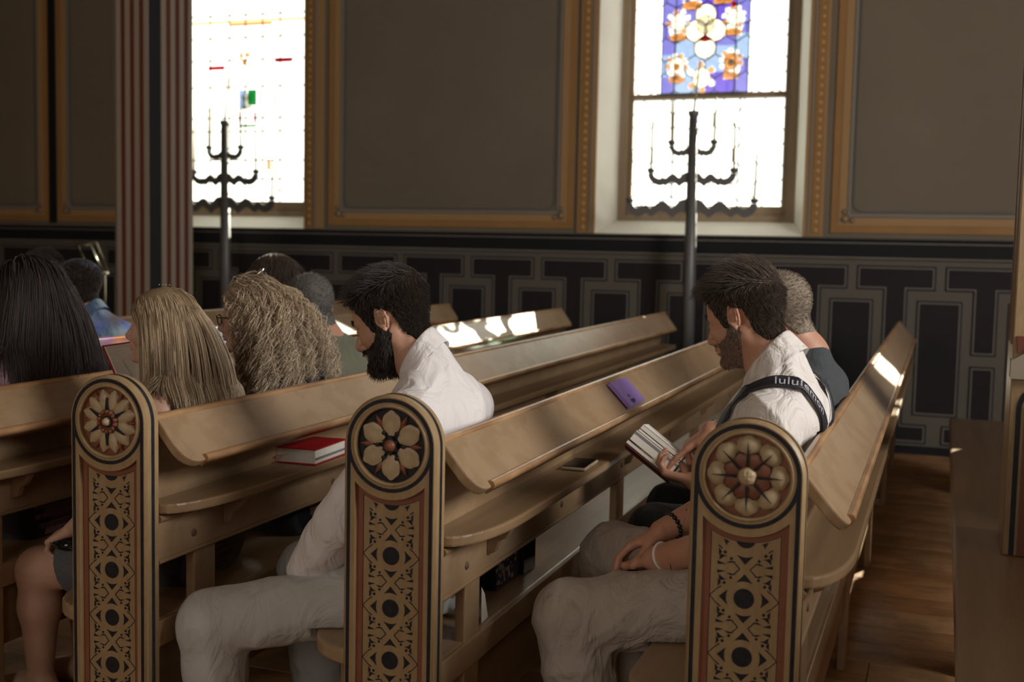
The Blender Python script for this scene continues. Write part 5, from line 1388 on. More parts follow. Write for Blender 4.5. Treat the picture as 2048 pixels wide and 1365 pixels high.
b.post += seat_cut(-.365); part('body', b, .0095, skin2, p.root, fine=p.fine(), hf=.0038)
s_ = Sdf(); torso(s_, J, .010); arm(s_, J, 'L', .014, (.056, .050, .04), 0); arm(s_, J, 'R', .014, (.056, .050, .04), .25)
s_.rc(J['N'] + A3((-.004, 0, -.05)), p.O + p.M @ A3((-.028, 0, -.045)), .066, .056, .006, sub=True)
s_.post += [folds(.003, 31, 34)] + seat_cut(-.365) + [plane_cut((0, 0, .50), (0, 0, -1))]; part('t_shirt', s_, .007, charc_c, p.root)
t_ = Sdf(); t_.el(J['P'] + A3((0, 0, -.01)), (.13, .18, .12), None, .04)
for s in 'LR': leg(t_, J, s, .012, (.080, .068, .055, .05))
t_.post += [folds(.002, 38, 30)] + seat_cut(-.365) + [plane_cut((0, 0, .07), (0, 0, -1))]; part('trousers', t_, .009, black_c, p.root)
short_hair(p, ash_h, 4000, .009, .008, lambda L_: np.tile(A3((-.2, 0, -.6)), (len(L_), 1)), lambda L_: np.full(len(L_), .004), rad=.0008, lift=1.15, capm=mat('under_hair_ash', (.26, .21, .16), .9))
chain_m = mat('necklace_cord', (0.30, 0.16, 0.06), 0.4)
m = MB(); cN = Vector(J['N'] + A3((-.004, 0, .012))) - Vector(p.root.location)
m.tube([cN + Vector((.066 * math.cos(t), .068 * math.sin(t), .018 * math.cos(t))) for t in [2 * math.pi * k / 30 for k in range(31)]], .0016, 0, 6, False); m.build('necklace', [chain_m], p.root)
bracelet(p, J['wR'] + (J['eR'] - J['wR']) * .10, J['eR'] - J['wR'], .0345, 18, .0068, steel); bracelet(p, J['wL'] + (J['eL'] - J['wL']) * .10, J['eL'] - J['wL'], .034, 20, .0060, mat('teal_beads', (0.01, 0.06, 0.09), 0.35))
m = MB(); q = J['wR'] + (J['eR'] - J['wR']) * .42; m.tube([Vector(q) - Vector(p.root.location), Vector(J['eR']) - Vector(p.root.location)], [.047, .056], 0, 14); m.build('sleeve', [black_c], p.root)

# ============ blonde woman
J = joints(-1.90, 2.90, O=(-2.200, 2.95, 1.172), N=(-2.115, 2.935, 1.035), P=(-2.05, 2.90, .56), sL=(-2.085, 2.775, .945), sR=(-2.08, 3.09, .945),
           eL=(-2.20, 2.70, .70), wL=(-2.395, 2.775, .575), eR=(-2.22, 3.16, .78), wR=(-2.38, 3.03, .93),
           hL=(-2.07, 2.82, .53), hR=(-2.07, 2.98, .53), kL=(-2.578, 2.845, .415), kR=(-2.56, 3.03, .46), aL=(-2.590, 2.855, .08), aR=(-2.56, 3.03, .08))
p = Person('woman with long straight blonde hair and a dark plaid skirt, reading an open hymn book', J, -3, 8, .97, skin=skin3, nr=.85, jaw=.9)
b = p.bare(); torso(b, J, -.010, .88)
for s in 'LR': arm(b, J, s, -.004, (.042, .036, .026)); leg(b, J, s, .004, (.085, .062, .048, .034)); foot(b, J, s)
hand(b, J['wL'], (-.85, .10, -.42), (-.2, .3, -1), 1, (32, 45, 28), sc=.92); hand(b, J['wR'], (-.6, -.3, .7), (-.6, .1, -.4), -1, (40, 45, 25), sc=.92)
b.post += seat_cut(-1.99); part('body', b, .0095, skin3, p.root, fine=p.fine(), hf=.0040)
s_ = Sdf(); torso(s_, J, .006, .9, trap=False); s_.post += [plane_cut((-2.08, 2.9, .83), (.1, -.25, 1)), folds(.002, 44, 30)] + seat_cut(-1.99); part('top', s_, .008, navy_c, p.root)
t_ = Sdf(); t_.el(J['P'] + A3((0, 0, -.01)), (.135, .18, .11), None, .05)
for s in 'LR': t_.rc(J['h' + s], J['k' + s], .105, .085, .06)
t_.post += [plane_cut((-2.44, 0, .45), (-1, 0, -.35)), folds(.0025, 48, 26)] + seat_cut(-1.99); part('skirt', t_, .006, plaid_c, p.root)
bodyf = Sdf(); bodyf.p = list(p.hs.p); torso(bodyf, J, .004, .88); hair_guard(p, bodyf, -1.99, .112, .15)
def combL(Lq, Lr, u):
    side = np.clip(Lr[:, 1] / .055, -1, 1); return nrm(np.stack([-.55 + 0 * Lr[:, 0], side * .75, -.05 + 0 * Lr[:, 0]], 1))
regL = lambda L_: np.minimum(L_[:, 2] - np.interp(L_[:, 0], [-.13, -.06, .0, .045, .062, .08, .11], [-.055, -.05, -.035, -.012, .045, .068, .085]), 1)
long_hair(p, bodyf, blond_h, 4500, lambda L_: .895 + .085 * np.clip((L_[:, 0] + .06) / .05, 0, 1) * np.clip(L_[:, 1] / .02, 0, 1), .005, combL, 11, clump=.6, nclump=150, rad=.0013, region=regL, vol=.010, capt=.008, cut=.018, grav0=.5)
m = MB(); q = Vector(p.O + p.M @ A3((-.01, .02, .128))) - Vector(p.root.location)
for k in range(4): m.lathe([(.0001, .0022), (.0022, 0), (.0001, -.0022)], 0, 8, Matrix.Translation(q + Vector((.012 * k - .018, 0, .004))))
m.build('hair_clip', [brass], p.root)

# ============ curly woman
J = joints(-1.90, 3.55, O=(-2.255, 3.52, 1.170), N=(-2.175, 3.53, 1.02), P=(-2.05, 3.55, .57), sL=(-2.085, 3.38, .925), sR=(-2.08, 3.73, .925), eL=(-2.16, 3.30, .68), wL=(-2.33, 3.45, .62))
p = Person('woman with a big mane of ash-blonde curls in a navy top', J, 2, 12, 1.0, skin=skin3, nr=.9, jaw=.9)
b = p.bare(); torso(b, J, -.010, .92)
for s in 'LR': arm(b, J, s, -.004); hand(b, J['w' + s], (-.8, .3 if s == 'L' else -.3, -.3), (0, 0, -1), 1 if s == 'L' else -1)
b.post += seat_cut(-1.99); part('body', b, .010, skin3, p.root, fine=p.fine(False), hf=.005)
s_ = Sdf(); torso(s_, J, .014, 1.0); [arm(s_, J, s, .014, upto=.9) for s in 'LR']; s_.el(J['P'] + A3((.01, 0, -.02)), (.14, .20, .12), None, .05)
s_.rc(J['N'] + A3((-.004, 0, -.05)), p.O + p.M @ A3((-.028, 0, -.045)), .064, .054, .006, sub=True)
s_.post += [folds(.003, 51, 30)] + seat_cut(-1.99); part('top', s_, .008, navy_c, p.root)
t_ = Sdf(); [leg(t_, J, s, .012) for s in 'LR']; [foot(t_, J, s) for s in 'LR']; t_.el(J['P'] + A3((0, 0, -.03)), (.14, .20, .10), None, .05); t_.post += seat_cut(-1.99) + [plane_cut((0, 0, .002), (0, 0, -1))]; part('trousers', t_, .011, navy_c, p.root)
bodyf = Sdf(); bodyf.p = list(p.hs.p); torso(bodyf, J, .014, 1.0); hair_guard(p, bodyf, -1.99, .102)
def combC(Lq, Lr, u):
    return nrm(np.stack([-.6 + 0 * Lr[:, 0], np.clip(Lr[:, 1] / .05, -1, 1) * .8, .12 + 0 * Lr[:, 0]], 1))
long_hair(p, bodyf, curl_h, 2700, .935, .012, combC, 18, curl=.014, curlf=30, clump=.82, nclump=130, rad=.0014, region=regL, vol=.038, capt=.016, cut=.055, grav0=.1)
m = MB(); q = p.O + p.M @ A3((-.02, -.005, .145)); O_ = Vector(p.root.location)
m.tube([Vector(q) - O_ + Vector(v) for v in ((.03, .0, .03), (.015, 0, .012), (.0, 0, .004), (-.02, 0, -.01))], [.004, .010, .011, .006], 0, 8); m.build('hair_clip', [steel], p.root)
m = MB(); gl = [p.O + p.M @ A3(v) for v in ((.105, .052, .012), (.108, .030, .018), (.105, .012, .008), (.104, .016, -.016), (.104, .036, -.022), (.102, .052, -.010), (.105, .052, .012))]
m.tube([Vector(v) - O_ for v in gl], .0022, 0, 6, False); m.tube([Vector(p.O + p.M @ A3((.103, .054, .006))) - O_, Vector(p.O + p.M @ A3((-.01, .084, .008))) - O_], .002, 0, 6); m.build('glasses', [blackb], p.root)

# ============ man in olive
J = joints(-1.90, 4.12, O=(-2.365, 4.10, 1.185), N=(-2.28, 4.10, 1.045), P=(-2.10, 4.12, .57), sL=(-2.245, 3.93, .945), sR=(-2.21, 4.29, .945))
p = Person('man with cropped grey hair in an olive shirt', J, 8, -28, 1.04, skin=skin2, nr=1.08)
b = p.bare(); torso(b, J, -.010)
for s in 'LR': arm(b, J, s, -.003); hand(b, J['w' + s], (-.8, .3 if s == 'L' else -.3, -.3), (0, 0, -1), 1 if s == 'L' else -1)
b.post += seat_cut(-1.99); part('body', b, .010, skin2, p.root, fine=p.fine(False), hf=.005)
s_ = Sdf(); torso(s_, J, .014, 1.05, .02); [arm(s_, J, s, .016, upto=0) for s in 'LR']
s_.rc(J['N'] + A3((-.004, 0, -.05)), p.O + p.M @ A3((-.028, 0, -.045)), .064, .054, .006, sub=True)
s_.post += [folds(.003, 61, 30)] + seat_cut(-1.99); part('shirt', s_, .0075, olive_c, p.root)
t_ = Sdf(); [leg(t_, J, s, .012) for s in 'LR']; [foot(t_, J, s) for s in 'LR']; t_.el(J['P'], (.14, .20, .12), None, .05); t_.post += seat_cut(-1.99) + [plane_cut((0, 0, .002), (0, 0, -1))]; part('trousers', t_, .011, black_c, p.root)
short_hair(p, grey_h, 3200, .010, .010, lambda L_: np.tile(A3((-.2, 0, -.6)), (len(L_), 1)), lambda L_: np.full(len(L_), .0035), rad=.0010, lift=1.0, capm=mat('under_hair_grey', (.13, .12, .11), .9))

# ============ brown-haired person farther on
J = joints(-2.66, 4.9, O=(-3.02, 4.90, 1.235), N=(-2.94, 4.90, 1.08), sL=(-2.90, 4.73, .98), sR=(-2.90, 5.07, .98))
p = Person('person with rounded brown hair, seen above the curly-haired woman', J, 8, 0, 1.05, skin=skin3)
b = p.bare(); torso(b, J, 0); b.post += seat_cut(-2.745); part('body', b, .012, skin3, p.root)
s_ = Sdf(); torso(s_, J, .012, 1.0); [arm(s_, J, s, .014, upto=.9) for s in 'LR']; s_.post += seat_cut(-2.745); part('jacket', s_, .008, darkp_c, p.root)
t_ = Sdf(); [leg(t_, J, s, .012) for s in 'LR']; t_.post += seat_cut(-2.745); part('trousers', t_, .012, black_c, p.root)
short_hair(p, hair_mat('hair_mid_brown', (0.05, 0.03, 0.022), (0.09, 0.06, 0.042), (0.20, 0.15, 0.11)), 2600, .075, .07, lambda L_: nrm(np.stack([-.2 + 0 * L_[:, 0], np.sign(L_[:, 1]) * .5, -.8 + 0 * L_[:, 0]], 1)), lambda L_: np.full(len(L_), .018), rad=.0014, lift=.3)

# ============ woman with long dark hair
J = joints(-2.66, 3.12, O=(-2.870, 3.13, 1.240), N=(-2.815, 3.13, 1.085), P=(-2.82, 3.12, .57), sL=(-2.79, 2.93, .985), sR=(-2.79, 3.31, .985))
p = Person('woman with long straight dark brown hair in a pink top', J, 0, 0, 1.06, skin=skin3, nr=.9, jaw=.9)
b = p.bare(); torso(b, J, -.008, .92)
for s in 'LR': arm(b, J, s, -.004)
b.post += seat_cut(-2.745); part('body', b, .012, skin3, p.root, fine=p.fine(False), hf=.006)
s_ = Sdf(); torso(s_, J, .014, 1.0); [arm(s_, J, s, .014, upto=.9) for s in 'LR']; s_.post += [folds(.003, 71, 26)] + seat_cut(-2.745); part('top', s_, .0085, pink_c, p.root)
t_ = Sdf(); [leg(t_, J, s, .012) for s in 'LR']; [foot(t_, J, s) for s in 'LR']; t_.el(J['P'], (.14, .20, .12), None, .05); t_.post += seat_cut(-2.745) + [plane_cut((0, 0, .002), (0, 0, -1))]; part('trousers', t_, .012, darkp_c, p.root)
bodyf = Sdf(); bodyf.p = list(p.hs.p); torso(bodyf, J, .014, 1.0); hair_guard(p, bodyf, -2.745)
long_hair(p, bodyf, brun_h, 2700, lambda L_: .93 + .09 * np.clip((L_[:, 0] + .0) / .05, 0, 1), .012, lambda Lq, Lr, u: nrm(np.stack([-.3 + 0 * Lr[:, 0], np.clip(Lr[:, 1] / .06, -1, 1) * .6, .0 + 0 * Lr[:, 0]], 1)), 11, clump=.3, nclump=160, rad=.0018, region=regL, vol=.014, capt=.012, cut=.03, grav0=.7)

# ============ man in blue shirt with ear plug
J = joints(-3.57, 4.6, O=(-3.915, 4.60, 1.195), N=(-3.835, 4.60, 1.05), sL=(-3.80, 4.43, .945), sR=(-3.79, 4.78, .945), P=(-3.74, 4.6, .57))
p = Person('man with short dark hair and a black ear plug in a blue denim shirt', J, 5, 5, 1.04, skin=skin2)
b = p.bare(); torso(b, J, -.008)
for s in 'LR': arm(b, J, s, -.003)
b.post += seat_cut(-3.66); part('body', b, .012, skin2, p.root, fine=p.fine(False), hf=.0055)
s_ = Sdf(); torso(s_, J, .014, 1.0); [arm(s_, J, s, .016, upto=.9) for s in 'LR']
s_.rc(J['N'] + A3((-.004, 0, -.05)), p.O + p.M @ A3((-.028, 0, -.045)), .064, .054, .006, sub=True)
s_.post += [folds(.003, 81, 26)] + seat_cut(-3.66); part('shirt', s_, .0085, blue_c, p.root); shirt_collar(p, blue_c, up=.03, r=.070)
t_ = Sdf(); [leg(t_, J, s, .012) for s in 'LR']; t_.post += seat_cut(-3.66); part('trousers', t_, .012, black_c, p.root)
short_hair(p, dark_h, 2600, .018, .007, comb2, lambda L_: .002 + .010 * np.clip((L_[:, 2] - .02) / .07, 0, 1), rad=.001)
q = p.O + p.M @ (A3((-.006, .089, -.034)) * 1.04); m = MB(); m.lathe([(.0001, .006), (.006, .005), (.007, 0), (.006, -.005), (.0001, -.006)], 0, 12, Matrix.Translation(Vector(q) - Vector(p.root.location)) @ Matrix.Rotation(R(90), 4, 'X')); m.build('ear_plug', [blackb], p.root)

# ============ the head beyond
J = joints(-4.43, 5.3, O=(-4.745, 5.30, 1.235), N=(-4.66, 5.30, 1.08), sL=(-4.62, 5.13, .98), sR=(-4.62, 5.47, .98))
p = Person('person with black hair mostly hidden beyond the dark-haired woman', J, 5, 0, 1.04, skin=skin3)
b = p.bare(); torso(b, J, 0); b.post += seat_cut(-4.52); part('body', b, .012, skin3, p.root)
s_ = Sdf(); torso(s_, J, .012, 1.0); [arm(s_, J, s, .014, upto=.9) for s in 'LR']; s_.post += seat_cut(-4.52); part('jacket', s_, .010, darkp_c, p.root)
short_hair(p, dark_h, 1500, .03, .02, comb2, lambda L_: np.full(len(L_), .010), rad=.0016)
# ------------------------------------------------------------------ candelabra
def wavy_arm(mb, s, reach, z_mid, z_cup, hump, waves, y0=-0.012, y1=0.012):
    """flat sawn arm: scalloped outline swelling towards the pole, curling up into a cup"""
    n = 48; up_, lo_ = [], []; rc_ = min(.075, reach * .4); straight = reach - rc_; T_ = z_cup - z_mid
    for k in range(n + 1):
        u = k / n
        if u < .7:
            v = u / .7; x = 0.015 + (straight - 0.015) * v; w_ = abs(math.sin(math.pi * (waves * v + .25)))
            th_ = 0.040 * (1 - .25 * v) * (reach / .46) ** .35; fade = 1 - max(0, (v - .85) / .15)
            up_.append((s * x, z_mid + th_ + hump * 1.15 * w_ ** 1.2 * (1 - .35 * v) * fade - .012)); lo_.append((s * x, z_mid - th_ + hump * .85 * w_ * fade - .012))
        else:
            v = (u - .7) / .3; t = v * math.pi / 2; th_ = 0.040 * .75 * (reach / .46) ** .35 * (1 - .2 * v); cx_, cz_ = straight, z_mid + T_ - .012
            co, si = math.cos(t), math.sin(t); R_ = rc_
            px_, pz_ = straight + R_ * si, z_mid - .012 + (T_ + .0) * (1 - co)
            up_.append((s * (px_ - th_ * si), pz_ + th_ * co)); lo_.append((s * (px_ + th_ * si), pz_ - th_ * co))
    for i in range(n):
        a, b, c, d = up_[i], up_[i + 1], lo_[i + 1], lo_[i]
        mb.add([(p[0], yy, p[1]) for yy in (y0, y1) for p in (a, b, c, d)], [(0, 1, 2, 3), (7, 6, 5, 4), (0, 4, 5, 1), (3, 2, 6, 7)] + ([(0, 3, 7, 4)] if i == 0 else []) + ([(1, 5, 6, 2)] if i == n - 1 else []))
def candelabrum(x, y, label, tall, skip=()):
    root = empty('candelabrum', (x, y, 0), 0, label, 'candelabrum')
    m = MB(); m.tube([(0.01, 0, 0.02), (0.008, 0, 1.2), (0.0, 0, 2.40)], [.050, .047, .034], 0, 16); m.build('pole', [iron], root)
    m = MB(); m.lathe([(.0001, 2.45), (.040, 2.45), (.042, 2.425), (.034, 2.415), (.030, 2.39)], 0, 16); m.build('top_cup', [iron], root)
    m = MB(); m.lathe([(.0001, 0.0), (.20, 0.0), (.20, .02), (.12, .045), (.055, .07)], 0, 24); m.build('foot', [iron], root)
    for reach, zm, zc, hp, wv in ((.46, 1.72, 1.79, .055, 2.3), (.305, 1.945, 2.01, .035, 2.1), (.155, 2.155, 2.215, .02, 1.1)):
        for s in (-1, 1):
            a = MB(); wavy_arm(a, s, reach, zm, zc, hp, wv); arm_ = a.build('arm', [iron], root)
            c = MB(); c.lathe([(.0001, zc + .026), (.028, zc + .026), (.030, zc + .012), (.022, zc - .008), (.0001, zc - .012)], 0, 14, Matrix.Translation((s * (reach + .002), 0, 0))); c.build('cup', [iron], arm_)
            if (reach, s) in skip: continue
            cd = empty('candle', (x + s * (reach + .002), y, zc + .026), 0); h_ = random.uniform(.30, .36)
            tag(cd, tall % ('lower' if reach > .4 else 'middle' if reach > .2 else 'upper', 'left' if s < 0 else 'right'), 'candle', 'thin tapers on the candelabra')
            m = MB(); m.tube([(0, 0, 0), (random.uniform(-.012, .012), 0, h_)], [.0095, .0075], 0, 8); m.build('stick', [wax], cd)
            m = MB(); m.tube([(0, 0, h_), (0.002, 0, h_ + .012)], .0012, 0, 5); m.build('wick', [black], cd)
    cd = empty('candle', (x, y, 2.45), 0); tag(cd, tall % ('top', 'centre'), 'candle', 'thin tapers on the candelabra')
    m = MB(); m.tube([(0, 0, 0), (0.035, 0, .36)], [.010, .006], 0, 8); m.build('stick', [wax], cd)
    m = MB(); m.tube([(0.035, 0, .36), (0.036, 0, .372)], .0012, 0, 5); m.build('wick', [black], cd)
candelabrum(-1.775, 8.62, 'grey iron candelabrum with wavy arms in front of the window with the blue panel', 'thin taper on the %s %s arm of the candelabrum by the blue window')
candelabrum(-5.79, 8.62, 'grey iron candelabrum with wavy arms half behind the striped column', 'thin taper on the %s %s arm of the candelabrum by the striped column')

# ------------------------------------------------------------------ books and small things
def rbox(name, size, mt, parent, loc=(0, 0, 0), bev=.002): return MB().box((-size[0] / 2, -size[1] / 2, 0), (size[0] / 2, size[1] / 2, size[2]), 0, bev).build(name, [mt], parent, loc)
# thick red hymnal on the shelf
h = empty('hymnal', (-1.850, 3.235, .758), R(3), 'thick red hymnal with ribbons lying on the shelf', 'book')
m = MB(); m.box((-.070, -.108, .004), (.066, .102, .046), 0, .001); m.build('page_block', [paper], h)
m = MB(); m.box((-.076, -.112, 0), (.070, .106, .004), 0, .001); m.box((-.076, -.112, .046), (.070, .106, .050), 0, .001); m.box((-.076, .102, 0), (.070, .107, .050), 0, .001); m.build('cover', [redc], h)
m = MB(); m.box((.0662, -.108, .014), (.0668, .102, .022)); m.build('edge_band', [greybar], h)
gold_r = mat('ribbon_gold', (.35, .27, .10), .6)
for mt, pts in ((gold_r, [(-.03, -.108, .030), (-.04, -.122, .026), (-.052, -.130, .006), (-.064, -.136, .002)]), (redc, [(-.045, -.108, .024), (-.060, -.124, .024), (-.075, -.124, .008), (-.070, -.128, .001)])):
    m = MB(); m.tube(pts, .0035, 0, 6, flat=.3); m.build('ribbon', [mt], h)
# phone
ph = empty('phone', (-1.040, 3.480, .758), R(2), 'black smartphone in a tan case lying on the shelf', 'phone')
m = MB(); m.box((-.040, -.082, 0), (.040, .082, .011), 0, .005); m.build('case', [phonec], ph)
m = MB(); m.box((-.036, -.078, .0105), (.036, .078, .0125), 0, .0008); m.build('screen', [phoneg], ph)
m = MB(); m.box((.0395, -.03, .004), (.0412, -.012, .008)); m.build('side_button', [steel], ph)
# small purple book leaning on the sloping board
pb = empty('booklet', (-.9905, 4.00, .880), 0, 'small purple booklet standing against the sloping book board', 'book')
ang = math.atan2(.117, .100)
Mb = Matrix.Rotation(R(9), 4, Vector((-math.sin(ang) * -1, 0, math.cos(ang))).normalized()) if False else Matrix.Identity(4)
def PBm(u0, u1, v0, v1, a0, a1):
    """u along Y, v up the slope, a off the board"""
    ux, uz = -math.cos(ang), math.sin(ang); nx, nz_ = math.sin(ang), math.cos(ang); sh = .22
    vs_ = [(v * ux + a * nx, u - v * sh, v * uz + a * nz_) for u in (u0, u1) for v in (v0, v1) for a in (a0, a1)]
    return MB().add(vs_, [(0, 1, 3, 2), (4, 6, 7, 5), (0, 4, 5, 1), (2, 3, 7, 6), (0, 2, 6, 4), (1, 5, 7, 3)])
PBm(-.10, .10, .012, .118, .003, .004).build('back_cover', [purple], pb)
PBm(-.097, .097, .014, .115, .0045, .014).build('page_block', [paper], pb)
PBm(-.10, .10, .012, .118, .0145, .0165).build('front_cover', [purple], pb)
PBm(-.103, -.0985, .012, .118, .003, .0165).build('spine', [purple], pb)
for k, (u0, u1, v0, v1) in enumerate(((-.045, -.038, .044, .056), (-.03, -.023, .044, .056), (-.038, -.03, .048, .052), (-.052, -.040, .022, .036), (-.036, -.024, .020, .036), (-.020, -.008, .022, .036), (-.050, -.012, .027, .030), (-.046, -.036, .017, .021), (-.018, .0, .028, .031))):
    PBm(u0, u1, v0, v1, .0166, .0169).build('print_mark', [purpled], pb)
m = MB(); ux, uz = -math.cos(ang), math.sin(ang); nx, nz_ = math.sin(ang), math.cos(ang)
pts = []
for k in range(13): t = R(-60 + 220 * k / 12); u, v = .02 + .035 * math.cos(t), .078 + .024 * math.sin(t); pts.append((v * ux + .0168 * nx, u - v * .22, v * uz + .0168 * nz_))
m.tube(pts, .0008, 0, 4, False); m.build('print_curve', [purplel], pb)
# navy bag
bg_ = empty('bag', (-1.215, 3.285, .450), R(-2), 'dark navy gift bag with pale squares standing on the pew seat', 'bag')
m = MB(); m.prism([[(-.05, 0), (.055, 0), (.060, .17), (-.045, .17)]], -.19, .10, lambda u, v, a: (u, a, v)); m.build('bag_body', [bagm], bg_)
bm_ = MB(); R2 = random.Random(4)
for k in range(60):
    s_ = R2.choice((.009, .013, .017)); yy, zz = R2.uniform(-.20, .0), R2.uniform(.008, .12); q = .0585 * 1.0 + 0.0008 + zz * .026 - .003
    yy = -.205 + (yy + .205) * .75; bm_.add([(q, yy, zz), (q, yy + s_, zz + .003), (q, yy + s_ - .003, zz + s_), (q, yy - .003, zz + s_ - .003)], [(0, 1, 2, 3)])
tag(bm_.build('printed_squares', [bags], bg_), kind='stuff')
m = MB(); m.tube([(-.02, .0, .19), (-.02, .02, .23), (-.02, .06, .245), (-.02, .10, .23), (-.02, .12, .19)], .005, 0, 8); m.build('handle', [phoneg], bg_)
m = MB(); m.box((.056, .00, .0), (.066, .10, .165), 0, .003); m.build('side_panel', [phoneg], bg_)
# sheet sticking out of the seat beside the bag
m = MB(); m.add([(-1.095, 2.80, .452), (-1.100, 2.86, .452), (-1.102, 2.84, .52), (-1.096, 2.80, .55), (-1.094, 2.80, .452), (-1.099, 2.86, .452), (-1.101, 2.84, .52), (-1.095, 2.80, .55)], [(0, 1, 2, 3), (7, 6, 5, 4), (0, 4, 5, 1), (2, 6, 7, 3)])
tag(m.build('paper_sheet', [paper]), 'white folded sheet standing upright at the back of the pew seat', 'paper')
# mint books
for k, (x, y, z, rz) in enumerate(((-2.60, 6.86, .758, 6), (-2.61, 7.16, .758, -5))):
    mb = empty('hymn_book', (x, y, z), R(rz), ('mint green book on the shelf beyond the bearded man, nearer of the two', 'mint green book on the shelf beyond the bearded man, farther of the two')[k], 'book', 'mint green books on the shelf')
    m = MB(); m.box((-.058, -.085, .003), (.060, .085, .017)); m.build('page_block', [paper], mb)
    m = MB(); m.box((-.062, -.088, 0), (.064, .088, .003)); m.box((-.062, -.088, .017), (.064, .088, .020)); m.box((-.062, -.088, .0), (-.059, .088, .020)); m.build('cover', [mint], mb)
# paper scrap on the floor
m = MB(); m.box((-.36, 6.98, .001), (-.27, 7.14, .0025)); tag(m.build('paper_sheet', [paper]), 'small paper sheet lying on the dark floor boards', 'paper')
# open book in the hands of the man in the charcoal t-shirt
ob = empty('open_book', (-.835, 3.60, .80), 0, 'thick open book with grey-striped page edges held by the man in charcoal', 'book')
Lx = Vector((.137, .0, -.097)).normalized(); Wd = Vector((-.10, .96, -.24)).normalized(); Wd = (Wd - Lx * Wd.dot(Lx)).normalized(); Tk = Lx.cross(Wd).normalized()
if Tk.z < 0: Tk = -Tk
def slab(name, l0, l1, w0, w1, t0, t1, mt, tilt=0.0, off=0.0):
    vs_ = [Lx * l + Wd * w_ + Tk * (t + tilt * (w_ if name != 'flap' else w_)) for l in (l0, l1) for w_ in (w0, w1) for t in (t0, t1)]
    MB().add(vs_, [(0, 1, 3, 2), (4, 6, 7, 5), (0, 4, 5, 1), (2, 3, 7, 6), (0, 2, 6, 4), (1, 5, 7, 3)]).build(name, [mt], ob)
slab('cover', -.088, .090, 0.0, .125, -.036, -.033, darkred, -.12)
slab('page_leaf', -.086, .086, 0.001, .12, -.030, -.020, paper, -.10)
slab('page_block', -.084, .084, 0.0, .12, -.014, .022, paper)
slab('edge_band', -.084, .084, -.001, .118, .010, .018, greybar)
slab('page_block', -.080, .080, 0.004, .12, .024, .030, paper, .04)
slab('page_block', -.080, .082, 0.006, .12, .033, .046, paper, .08)
slab('page_leaf', -.080, .082, 0.006, .122, .0475, .0485, paper, .09)
# open hymn book of the blonde woman
hb = empty('open_book', (-2.40, 3.03, .99), 0, 'open hymn book with a dark red cover in front of the blonde woman', 'book')
def leafp(name, P_, mt, th=.004):
    n_ = (P_[1] - P_[0]).cross(P_[2] - P_[0]).normalized() * th
    vs_ = [p_ - n_ for p_ in P_] + [p_ + n_ for p_ in P_]
    MB().add(vs_, [(0, 1, 2, 3), (7, 6, 5, 4), (0, 4, 5, 1), (1, 5, 6, 2), (2, 6, 7, 3), (3, 7, 4, 0)]).build(name, [mt], hb)
c0, c1 = Vector((-.010, -.085, .115)), Vector((.055, -.060, -.045)); c2, c3 = Vector((.10, .06, -.03)), Vector((.03, .045, .125))
leafp('cover', [c0 + Vector((-.006, -.004, .004)), c1 + Vector((-.006, -.004, -.004)), c2 + Vector((-.006, .004, -.004)), c3 + Vector((-.006, .004, .004))], redc, .0015)
leafp('page_block', [c0, c1, c2, c3], paper, .004)
leafp('page_block', [c3 + Vector((.0, .004, 0)), c2 + Vector((.0, .004, 0)), Vector((.17, -.01, -.03)), Vector((.11, -.03, .125))], paper, .004)
MB().tube([c0.lerp(c3, .3) + Vector((.007, -.002, -.02)), c1.lerp(c2, .3) + Vector((.007, -.002, .02))], .0007, 0, 4).build('print_line', [greybar], hb)
MB().tube([c0.lerp(c3, .8) + Vector((.007, -.002, -.02)), c1.lerp(c2, .8) + Vector((.007, -.002, .02))], .0007, 0, 4).build('print_line', [greybar], hb)
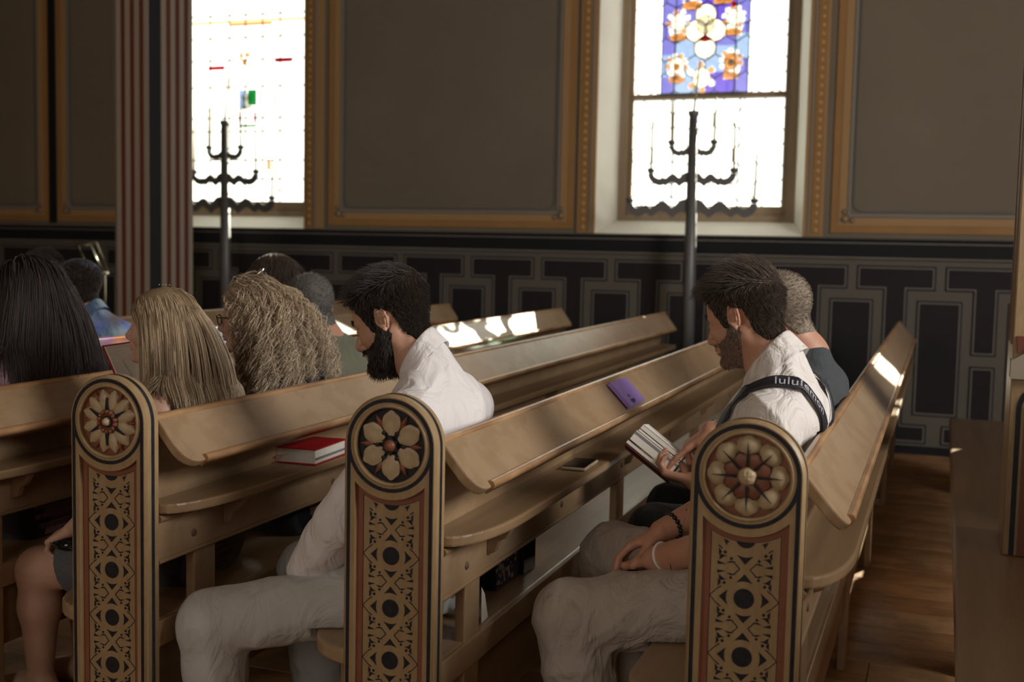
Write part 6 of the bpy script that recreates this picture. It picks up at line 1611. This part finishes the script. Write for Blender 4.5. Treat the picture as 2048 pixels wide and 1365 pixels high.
# brass music stand left of the column, hymn sheet
ms = empty('music_stand', (-6.60, 8.0, 0), 0, 'shiny brass music stand between the man in blue and the striped column', 'music stand')
m = MB(); m.tube([(0.06, 0, .03), (0.06, 0, 1.16)], .011, 0, 10); m.build('pole', [brass], ms)
for k in range(3): t = R(120 * k + 20); MB().tube([(0.06, 0, .16), (.06 + .26 * math.cos(t), .26 * math.sin(t), .012)], .008, 0, 8).build('leg', [brass], ms)
for name, pts in (('desk_frame', [(-.17, -.05, 1.37), (-.05, -.05, 1.16), (.10, .0, 1.15), (-.02, .0, 1.40), (-.17, -.05, 1.37)]), ('desk_rail', [(-.07, -.02, 1.385), (.03, .02, 1.15)]), ('desk_ledge', [(-.06, -.07, 1.155), (.13, -.04, 1.145)]), ('desk_top_bar', [(-.19, -.05, 1.372), (-.05, -.05, 1.376)])):
    MB().tube(pts, .0065 if name != 'desk_ledge' else .011, 0, 8).build(name, [brass], ms)
m = MB(); q = [(-3.71, 4.88, 1.055), (-3.655, 4.90, .96), (-3.60, 4.98, .965), (-3.70, 4.99, 1.085)]
m.add([Vector(v) for v in q] + [Vector(v) + Vector((.004, -.004, .003)) for v in q], [(0, 1, 2, 3), (7, 6, 5, 4), (0, 4, 5, 1), (1, 5, 6, 2), (2, 6, 7, 3), (3, 7, 4, 0)])
tag(m.build('hymn_sheet', [paper]), 'white hymn sheet catching light behind the man in blue', 'paper')

# small black and green clutch under the blonde woman's hand
cl = empty('clutch', (-2.405, 2.795, .530), R(8), 'small glossy black and green clutch under the blonde woman\'s hand', 'bag')
m = MB(); prof = [(.0001, -.024), (.03, -.022), (.052, -.010), (.056, 0), (.052, .010), (.03, .022), (.0001, .026)]
m.lathe(prof, 0, 20, Matrix.Scale(1.25, 4, (1, 0, 0))); m.build('clutch_body', [phoneg], cl)
for k in range(4):
    m = MB(); m.tube([(-.05 + .02 * k, -.045, .006), (-.02 + .02 * k, -.05, -.004), (.0 + .02 * k, -.045, -.012)], .003, 0, 6, flat=.5); m.build('green_streak', [mat('green_gloss', (.05, .13, .02), .2)], cl)
